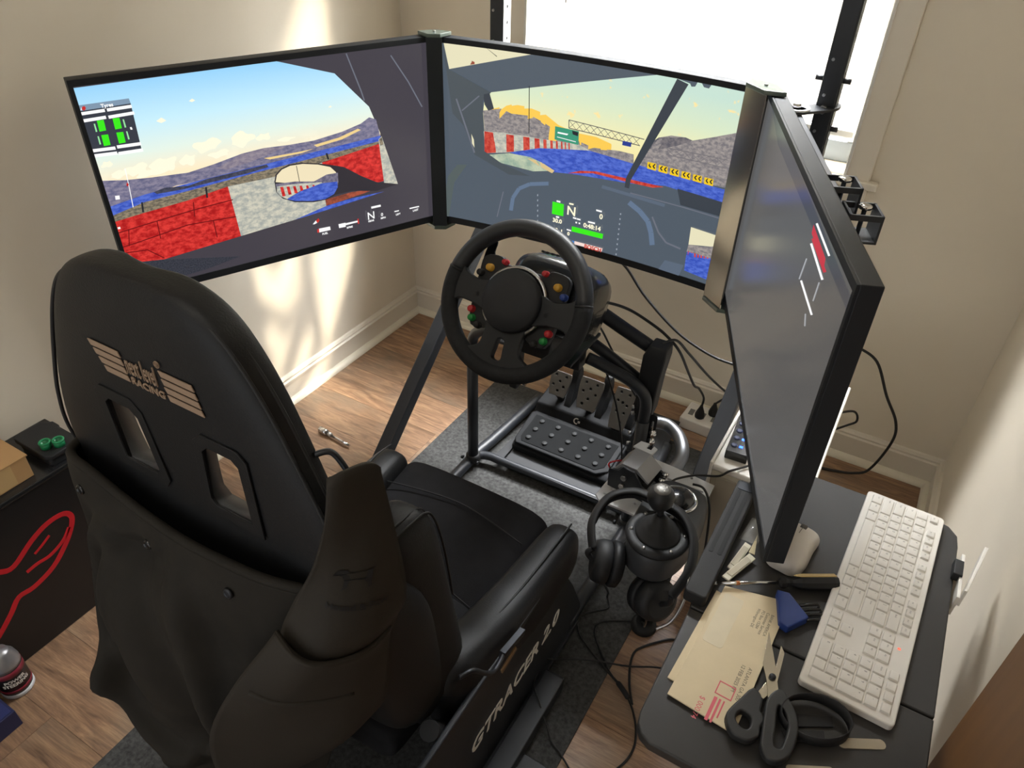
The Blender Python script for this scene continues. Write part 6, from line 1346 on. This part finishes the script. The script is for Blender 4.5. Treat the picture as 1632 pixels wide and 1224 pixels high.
# ------------------------------------------------------------------ blue hex key holder
hx = thing('hex_key_set', 'blue plastic holder with black hex keys half under the envelope', 'hex keys', (1.652, -1.255, DZ))
MB().prism([(1.630, -1.236), (1.648, -1.232), (1.684, -1.262), (1.662, -1.296), (1.648, -1.292)], DZ+0.0002, DZ+0.016, XYZ).obj('holder', BLUEP, hx, bev=0.002)
for k in range(4):
    p0 = Vector((1.664+k*0.006, -1.246-k*0.006, DZ+0.010)); p1 = p0+Vector((0.026-k*0.001, 0.017, 0.003-k*0.002))
    MB().tube([p0, p1, p1+Vector((0.003, -0.004, -0.004))], 0.0024, n=6, steps=2).obj('hex_key', BLKG, hx)

# ------------------------------------------------------------------ elastic strap, strips and scraps
sb = thing('elastic_strap', 'coiled black elastic strap between the scissors and the keyboard', 'strap', (1.735, -1.42, DZ))
def bandloop(c, rx, ry, z0, h, rot, name, gap=0.0):
    mb = MB(); rings = []
    n = 36
    for k in range(n+1):
        t = 2*math.pi*k/n*(1-gap); x = rx*math.cos(t); y = ry*math.sin(t); xr = x*math.cos(rot)-y*math.sin(rot); yr = x*math.sin(rot)+y*math.cos(rot)
        lean = 0.006*math.sin(t*2)
        o_ = Vector((xr, yr, 0)).normalized()*0.0016
        p = Vector((c[0]+xr, c[1]+yr, z0+0.004*(1+math.sin(t))*0.5))
        rings.append([p, p+o_, p+o_*(1+lean*200)+Vector((0, 0, h)), p+o_*(lean*200)+Vector((0, 0, h))])
    mb.loft(rings); mb.obj(name, mat('elastic_webbing', rgb(34, 34, 35), 0.75, var=0.2, vscale=300), sb)
bandloop((1.728, -1.418), 0.044, 0.030, DZ+0.001, 0.018, R(18), 'loop')
MB().prism([(1.690, -1.425), (1.748, -1.396), (1.752, -1.410), (1.698, -1.442)], DZ+0.001, DZ+0.003, XYZ).obj('flat_end', MATS['elastic_webbing'], sb)
MB().prism([(1.694, -1.452), (1.742, -1.424), (1.748, -1.440), (1.704, -1.462)], DZ+0.003, DZ+0.005, XYZ).obj('flat_end', MATS['elastic_webbing'], sb)
def strip(label, a, b, w, z=DZ):
    a = Vector(a); b = Vector(b); d = (b-a); L = d.length; d.normalize(); s_ = Vector((-d.y, d.x))
    tag(MB().prism([tuple(a+d*u+s_*v) for u, v in rrect(0, -w/2, L, w/2, w*0.48)], z+0.0002, z+0.0016, XYZ).obj('clear_strip', FROST), label, 'strip', 'frosted strips on the side table')
strip('frosted clear plastic strip near the keyboard corner', (1.762, -1.428), (1.816, -1.398), 0.0135)
strip('frosted clear plastic strip at the front edge beyond the scissors', (1.712, -1.496), (1.764, -1.468), 0.008)
def tape(label, c, z):
    o = thing('adhesive_strip', label, 'adhesive strip', (sum(p[0] for p in c)/4, sum(p[1] for p in c)/4, z), group='adhesive strips on the side table')
    MB().prism(c, z, z+0.0030, XYZ).obj('backing', mat('strip_paper', rgb(224, 218, 198), 0.5), o, bev=0.0004)
    c2 = [tuple(Vector(p)*0.72+Vector((sum(q[0] for q in c)/4, sum(q[1] for q in c)/4))*0.28) for p in c]
    MB().prism(c2, z+0.0030, z+0.0044, XYZ).obj('foam', mat('strip_foam', rgb(196, 188, 166), 0.7), o)
tape('cream adhesive strip nearest the monitor corner among the scraps', [(1.549, -1.221), (1.561, -1.226), (1.570, -1.158), (1.559, -1.155)], DZ+0.0002)
tape('cream adhesive strip crossing another beside the slotted bar', [(1.548, -1.248), (1.560, -1.252), (1.584, -1.186), (1.572, -1.180)], DZ+0.0052)
tag(MB().prism([(1.570, -1.172), (1.580, -1.172), (1.572, -1.126)], DZ+0.0002, DZ+0.0016, XYZ).obj('paper_sliver', mat('yellowed_paper', rgb(214, 202, 166), 0.7)), 'yellowish paper sliver below the clear film', 'paper scrap')
fm = MB().grid(lambda u, v: (1.547+0.030*u+0.006*v, -1.150+0.058*v, DZ+0.001+0.008*abs(math.sin(3.1*u))*math.sin(2.8*v)**2), 8, 8)
tag(fm.obj('clear_film', CLEAR), 'crumpled clear plastic film scrap beside the slotted bar', 'plastic scrap')

# ------------------------------------------------------------------ white computer case, hub, power strip
pc = thing('computer_case', 'white computer case standing beside the shifter plate under the right monitor', 'computer', (1.52, -0.55, 0))
PX0, PX1, PY0, PY1, PZ = 1.416, 1.620, -0.776, -0.310, 0.440
MB().box(PX0, PY0+0.004, 0.012, PX1, PY1, PZ-0.016).obj('body', CREAM, pc, bev=0.004)
MB().box(PX0-0.002, PY0, PZ-0.016, PX1+0.002, PY1+0.002, PZ).obj('top_panel', WHITE, pc, bev=0.005)
MB().box(PX0+0.012, PY0-0.001, 0.03, PX1-0.012, PY0+0.005, PZ-0.03).obj('front_panel', mat('case_front', rgb(168, 160, 144), 0.5), pc, bev=0.002)
for x in (PX0-0.004, PX1+0.004): MB().box(x-0.004, PY0, 0.0, x+0.004, PY1, PZ+0.006).obj('side_frame', WHITE, pc, bev=0.003)
hub = thing('usb_hub', 'black powered hub with blue lights on the white computer case', 'hub', (1.450, -0.64, PZ))
hm = Matrix.Translation((1.447, -0.640, PZ)) @ Matrix.Rotation(R(4), 4, 'Z')
def huo(mb, name, m, bev=0.0, parent=None):
    mb.v = [tuple(hm @ Vector(p)) for p in mb.v]; return mb.obj(name, m, parent or hub, bev=bev)
huo(MB().box(-0.025, -0.100, 0.0, 0.025, 0.120, 0.024), 'body', BLKG, 0.003)
BL = emis('blue_led', rgb(40, 90, 255), 6.0)
for k in range(7):
    y = -0.075+k*0.028
    bt = huo(MB().lathe([(0.0075, 0), (0.0075, 0.002), (0.005, 0.003)], (-0.012, y, 0.024), n=6), 'port_button', mat('hub_button', rgb(70, 78, 110), 0.3))
    if k < 5: huo(MB().box(0.000, y-0.003, 0.0238, 0.008, y+0.003, 0.0252), 'light', BL)
ps = thing('power_strip', 'white power strip with two plugs on the floor under the window', 'power strip', (1.26, -0.10, 0))
MB().prism([(1.172, -0.150), (1.345, -0.158), (1.350, -0.060), (1.178, -0.050)], 0.0, 0.042, XYZ).obj('body', WHITE, ps, bev=0.005)
for k in range(4): MB().box(1.19+k*0.038, -0.122, 0.0418, 1.206+k*0.038, -0.090, 0.0428).obj('socket', GREYP, ps)
for i, (x, y) in enumerate(((1.228, -0.118), (1.262, -0.082))):
    pgt = thing('power_plug', ['black plug nearer the shifter in the white power strip', 'black plug nearer the wall in the white power strip'][i], 'plug', (x, y, 0.043), group='plugs in the white power strip')
    MB().lathe([(0.015, 0.0), (0.016, 0.010), (0.012, 0.024), (0.006, 0.040), (0.005, 0.046)], (x, y, 0.043), n=14).obj('body', RUBBER, pgt)

# ------------------------------------------------------------------ black storage box by the left wall and what stands on it
bx_ = thing('storage_box', 'glossy black storage box with red outline emblem by the left wall', 'storage box', (0.10, -1.95, 0))
MB().box(0.033, -2.45, 0.0, 0.186, -1.455, 0.412).obj('body', mat('box_black', rgb(26, 26, 27), 0.35), bx_, bev=0.003)
MB().box(0.003, -2.455, 0.412, 0.189, -1.452, 0.425).obj('lid', mat('box_lid_black', rgb(34, 34, 35), 0.22), bx_, bev=0.003)
def ribbon(path, w, closed=False):
    P = [Vector((a, b)) for a, b in path]; L = []; Rr_ = []
    for i, p in enumerate(P):
        t = (P[min(i+1, len(P)-1)]-P[max(i-1, 0)]).normalized(); n = Vector((-t.y, t.x))
        L.append(p+n*w/2); Rr_.append(p-n*w/2)
    return [(q.x, q.y) for q in L+Rr_[::-1]]
def emblem(path, w):
    p = [(q.x, q.y) for q in spline([(a, b, 0) for a, b in path], 4)]
    o = ribbon(p, w); n = len(o)//2
    mb = MB()
    for i in range(n-1):
        mb.prism([o[i], o[i+1], o[-2-i], o[-1-i]], 0.1860, 0.1868, lambda u, v, q: (q, u, v))
    mb.obj('emblem', RED, bx_)
emblem([(-1.768, 0.306), (-1.729, 0.271), (-1.702, 0.262), (-1.650, 0.294), (-1.608, 0.310), (-1.571, 0.308), (-1.557, 0.290), (-1.565, 0.264), (-1.591, 0.230), (-1.635, 0.193), (-1.687, 0.177), (-1.722, 0.179), (-1.750, 0.152), (-1.788, 0.120), (-1.844, 0.081)], 0.0125)
emblem([(-1.656, 0.257), (-1.634, 0.267), (-1.614, 0.278)], 0.006)
emblem([(-1.686, 0.226), (-1.660, 0.229), (-1.631, 0.227), (-1.595, 0.241), (-1.571, 0.265)], 0.0085)
BZ = 0.425
cb = thing('cardboard_box', 'small brown cardboard box with white shipping label on the black storage box', 'box', (0.09, -1.74, BZ))
cbz = 0.055
MB().box(0.012, -1.930, BZ, 0.165, -1.580, BZ+cbz).obj('carton', CARD, cb, bev=0.002)
MB().box(0.010, -1.930, BZ+cbz, 0.167, -1.577, BZ+cbz+0.003).obj('lid_flap', CARD, cb)
MB().box(0.055, -1.70, BZ+cbz+0.003, 0.130, -1.618, BZ+cbz+0.0036).obj('shipping_label', WHITEP, cb)
for k in range(3): MB().box(0.064+k*0.016, -1.655, BZ+cbz+0.0036, 0.074+k*0.016, -1.628, BZ+cbz+0.0039).obj('barcode_block', GREYP, cb)
MB().box(0.1650, -1.66, BZ+0.004, 0.1656, -1.615, BZ+cbz).obj('tape', mat('packing_tape', rgb(196, 164, 116), 0.25), cb)
tr = thing('parts_tray', 'small black plastic tray with lid beside the cardboard box', 'tray', (0.115, -1.51, BZ))
MB().prism(rrect(0.060, -1.545, 0.176, -1.478, 0.010), BZ, BZ+0.020, XYZ).obj('body', BLKP, tr, bev=0.003)
MB().prism([(0.050, -1.540), (0.060, -1.550), (0.168, -1.550), (0.182, -1.540), (0.182, -1.480), (0.170, -1.472), (0.100, -1.472), (0.096, -1.466), (0.072, -1.466), (0.068, -1.474), (0.052, -1.484)], BZ+0.020, BZ+0.032, XYZ).obj('lid', BLKP, tr, bev=0.003)
for i, (x, y) in enumerate(((0.146, -1.528), (0.163, -1.508))):
    gcl = thing('green_clip', ['green plastic ring clip nearer the cardboard box on the black tray', 'green plastic ring clip nearer the chair on the black tray'][i], 'clip', (x, y, BZ+0.032), group='green ring clips on the black tray')
    MB().tube([(x+0.0105*math.cos(R(t)), y+0.0105*math.sin(R(t)), BZ+0.047) for t in range(0, 360, 30)], 0.0026, n=8, steps=2, closed=True).obj('upper_ring', GREEN, gcl)
    MB().lathe([(0.0115, 0), (0.0115, 0.015), (0.0085, 0.015), (0.0085, 0.0)], (x, y, BZ+0.0322), n=18).obj('sleeve', GREEN, gcl)
# bottle
bx0, by0 = 0.232, -1.818
bt = thing('fluid_bottle', 'dark bottle with silver cap and red label on the floor by the black box', 'bottle', (bx0, by0, 0))
MB().lathe([(0.031, 0.0), (0.0335, 0.004), (0.0335, 0.010), (0.032, 0.014)], (bx0, by0, 0), n=30).obj('base_ring', ALU, bt)
MB().lathe([(0.032, 0.012), (0.0325, 0.086), (0.0315, 0.090)], (bx0, by0, 0), n=30).obj('body', mat('bottle_dark', rgb(30, 26, 30), 0.35), bt)
MB().lathe([(0.0320, 0.088), (0.0320, 0.096), (0.029, 0.112), (0.022, 0.124), (0.020, 0.130), (0.0005, 0.133)], (bx0, by0, 0), n=30).obj('cap', mat('silver_cap', rgb(150, 150, 152), 0.35, metal=0.6), bt)
LBL = mat('maroon_label', rgb(126, 34, 50), 0.45)
for z0, z1 in ((0.070, 0.086), (0.020, 0.028)): MB().lathe([(0.0329, z0), (0.0329, z1)], (bx0, by0, 0), n=30).obj('label_band', LBL, bt)
dirv = Vector((1.63-bx0, -2.09-by0, 0)).normalized(); sidew = Vector((0, 0, 1)).cross(dirv)
for t, z in (('POWER', 0.055), ('STEERING', 0.043)):
    me = text_mesh(t, 0.0125, 0.0, align='CENTER', bold=0.0004)
    for v in me.vertices:
        ang = v.co.x/0.0332; p = dirv*math.cos(ang)+sidew*math.sin(ang)
        v.co = (bx0+p.x*0.0334, by0+p.y*0.0334, z+v.co.y)
    link('lettering', me, WHITEP, bt)
nb = thing('navy_carton', 'dark navy carton corner on the floor below the silver-capped bottle', 'carton', (0.28, -1.98, 0))
MB().box(0.205, -2.10, 0.0, 0.322, -1.864, 0.050).obj('carton', NAVY, nb, bev=0.002)
MB().box(0.210, -2.095, 0.050, 0.317, -1.869, 0.0506).obj('printed_top', mat('navy_print', rgb(48, 54, 98), 0.4), nb)

# socket driver on the floor by the left wall
sk = thing('socket_driver', 'silver socket driver lying on the wood floor by the left wall', 'tool', (0.26, -0.80, 0))
MB().cyl((0.200, -0.7945, 0.0105), (0.232, -0.7975, 0.0105), 0.0105, n=18).obj('socket', CHROME, sk)
MB().cyl((0.232, -0.7975, 0.0105), (0.250, -0.7992, 0.0105), 0.0075, n=14).obj('collar', STEEL, sk)
MB().cyl((0.250, -0.7992, 0.0100), (0.330, -0.806, 0.0100), 0.0045, n=12).obj('shank', CHROME, sk)

# ------------------------------------------------------------------ cables
def cable(label, pts, r=0.0032, m=CABLE, name='cable', cat='cable'):
    return tag(MB().tube(pts, r, n=8, steps=8).obj(name, m), label, cat, 'black cables around the cockpit')
cable('black cable hanging from the centre monitor across the wall to the right', [(0.960, -0.40, 0.70), (0.963, -0.34, 0.64), (0.985, -0.30, 0.59), (1.048, -0.30, 0.522), (1.155, -0.30, 0.443), (1.254, -0.30, 0.405), (1.33, -0.30, 0.398), (1.44, -0.30, 0.40), (1.48, -0.30, 0.41), (1.50, -0.295, 0.38)], 0.0038)
cable('black power cable from the wheel base to the plug nearer the shifter', [(1.040, -0.72, 0.705), (1.060, -0.66, 0.690), (1.105, -0.60, 0.655), (1.165, -0.565, 0.610), (1.205, -0.56, 0.585), (1.235, -0.545, 0.545), (1.250, -0.48, 0.45), (1.245, -0.36, 0.33), (1.225, -0.20, 0.21), (1.232, -0.135, 0.135), (1.229, -0.119, 0.090)], 0.0036)
cable('black power cable curving to the plug nearer the wall', [(1.206, -0.615, 0.598), (1.228, -0.575, 0.595), (1.255, -0.52, 0.53), (1.290, -0.35, 0.36), (1.330, -0.16, 0.19), (1.375, -0.06, 0.13), (1.36, -0.04, 0.13), (1.30, -0.06, 0.12), (1.264, -0.081, 0.090)], 0.0034)
cable('thin black cable dropping past the brake pedal from the wheel base', [(1.035, -0.70, 0.665), (1.034, -0.66, 0.63), (1.052, -0.62, 0.524), (1.098, -0.62, 0.424), (1.124, -0.62, 0.352), (1.143, -0.62, 0.274), (1.16, -0.64, 0.20), (1.165, -0.655, 0.060)], 0.0026)
cable('thin black cable looping beside the throttle pedal to the strap', [(1.046, -0.70, 0.66), (1.052, -0.64, 0.61), (1.075, -0.60, 0.53), (1.110, -0.585, 0.46), (1.150, -0.590, 0.410), (1.185, -0.600, 0.395)], 0.0026)
cable('black cable looping down the back wall right of the monitors', [(1.535, -0.45, 0.70), (1.555, -0.27, 0.56), (1.603, -0.10, 0.446), (1.666, -0.08, 0.405), (1.721, -0.08, 0.308), (1.769, -0.08, 0.233), (1.780, -0.085, 0.165), (1.754, -0.09, 0.050), (1.717, -0.10, 0.022), (1.665, -0.10, 0.006), (1.60, -0.12, 0.006), (1.55, -0.18, 0.006)], 0.0040)
cable('short black cable loop behind the white computer case', [(1.55, -0.30, 0.33), (1.60, -0.24, 0.30), (1.655, -0.12, 0.250), (1.672, -0.11, 0.215), (1.650, -0.12, 0.195), (1.60, -0.2, 0.20), (1.55, -0.30, 0.22)], 0.0034)
FZ = 0.0085
cable('headphone cable lying on the carpet mat with two bends', [(1.312, -1.105, 0.345), (1.285, -1.02, 0.20), (1.270, -0.93, 0.06), (1.262, -0.905, FZ), (1.279, -0.935, FZ), (1.250, -0.965, FZ), (1.228, -0.998, FZ), (1.248, -1.040, FZ), (1.300, -1.072, FZ), (1.345, -1.095, FZ), (1.372, -1.107, FZ)], 0.0024)
cable('second headphone cable meeting the first at the splitter', [(1.415, -1.100, 0.300), (1.400, -1.04, 0.15), (1.372, -0.945, 0.03), (1.335, -0.945, FZ), (1.280, -0.985, FZ), (1.282, -1.020, FZ), (1.318, -1.062, FZ), (1.350, -1.092, FZ), (1.374, -1.108, FZ)], 0.0024)
sp = tag(MB().tube([(1.368, -1.104, 0.007), (1.385, -1.112, 0.008), (1.405, -1.124, 0.008), (1.420, -1.134, 0.007)], [0.003, 0.0062, 0.0062, 0.0035], n=10, steps=4).obj('cable_splitter', RUBBER), 'black moulded cable splitter at the mat edge', 'cable splitter')
cable('black cable running from the splitter toward the front of the floor', [(1.420, -1.134, 0.006), (1.440, -1.155, 0.004), (1.462, -1.190, 0.004), (1.474, -1.230, 0.004), (1.468, -1.275, 0.004), (1.440, -1.325, 0.004), (1.40, -1.36, 0.004), (1.37, -1.39, 0.004)], 0.0026)
cable('black cable from the stand foot curving along the wood floor', [(1.52, -0.95, 0.35), (1.50, -0.93, 0.10), (1.47, -0.925, 0.010), (1.440, -0.940, 0.004), (1.400, -0.985, 0.004), (1.384, -1.015, 0.004), (1.390, -1.055, 0.004), (1.408, -1.100, 0.004), (1.432, -1.142, 0.006)], 0.0028)
cable('thin black cable arching from the stabiliser bar to the side table', [(1.222, -1.175, 0.06), (1.240, -1.150, 0.035), (1.305, -1.110, 0.035), (1.388, -1.075, 0.03), (1.448, -1.035, 0.02), (1.52, -1.00, 0.006)], 0.0022)
cable('thin black cable winding off the stabiliser bar to the front', [(1.222, -1.175, 0.055), (1.225, -1.205, 0.050), (1.232, -1.24, 0.053), (1.262, -1.27, 0.051), (1.292, -1.290, 0.022), (1.318, -1.313, FZ), (1.345, -1.325, FZ), (1.38, -1.345, 0.004), (1.41, -1.37, 0.004), (1.43, -1.42, 0.004)], 0.0022)
cable('thin black cable from the shifter plate to the computer case', [(1.345, -0.845, 0.402), (1.355, -0.825, 0.405), (1.388, -0.795, 0.408), (1.435, -0.790, 0.425), (1.455, -0.785, 0.446), (1.475, -0.760, 0.446), (1.49, -0.74, 0.446)], 0.0026)
cable('thin black cable drooping off the right end of the shifter plate', [(1.400, -0.872, 0.450), (1.425, -0.868, 0.445), (1.450, -0.895, 0.425), (1.468, -0.940, 0.37), (1.475, -0.960, 0.28), (1.475, -0.955, 0.15), (1.48, -0.95, 0.004)], 0.0026)
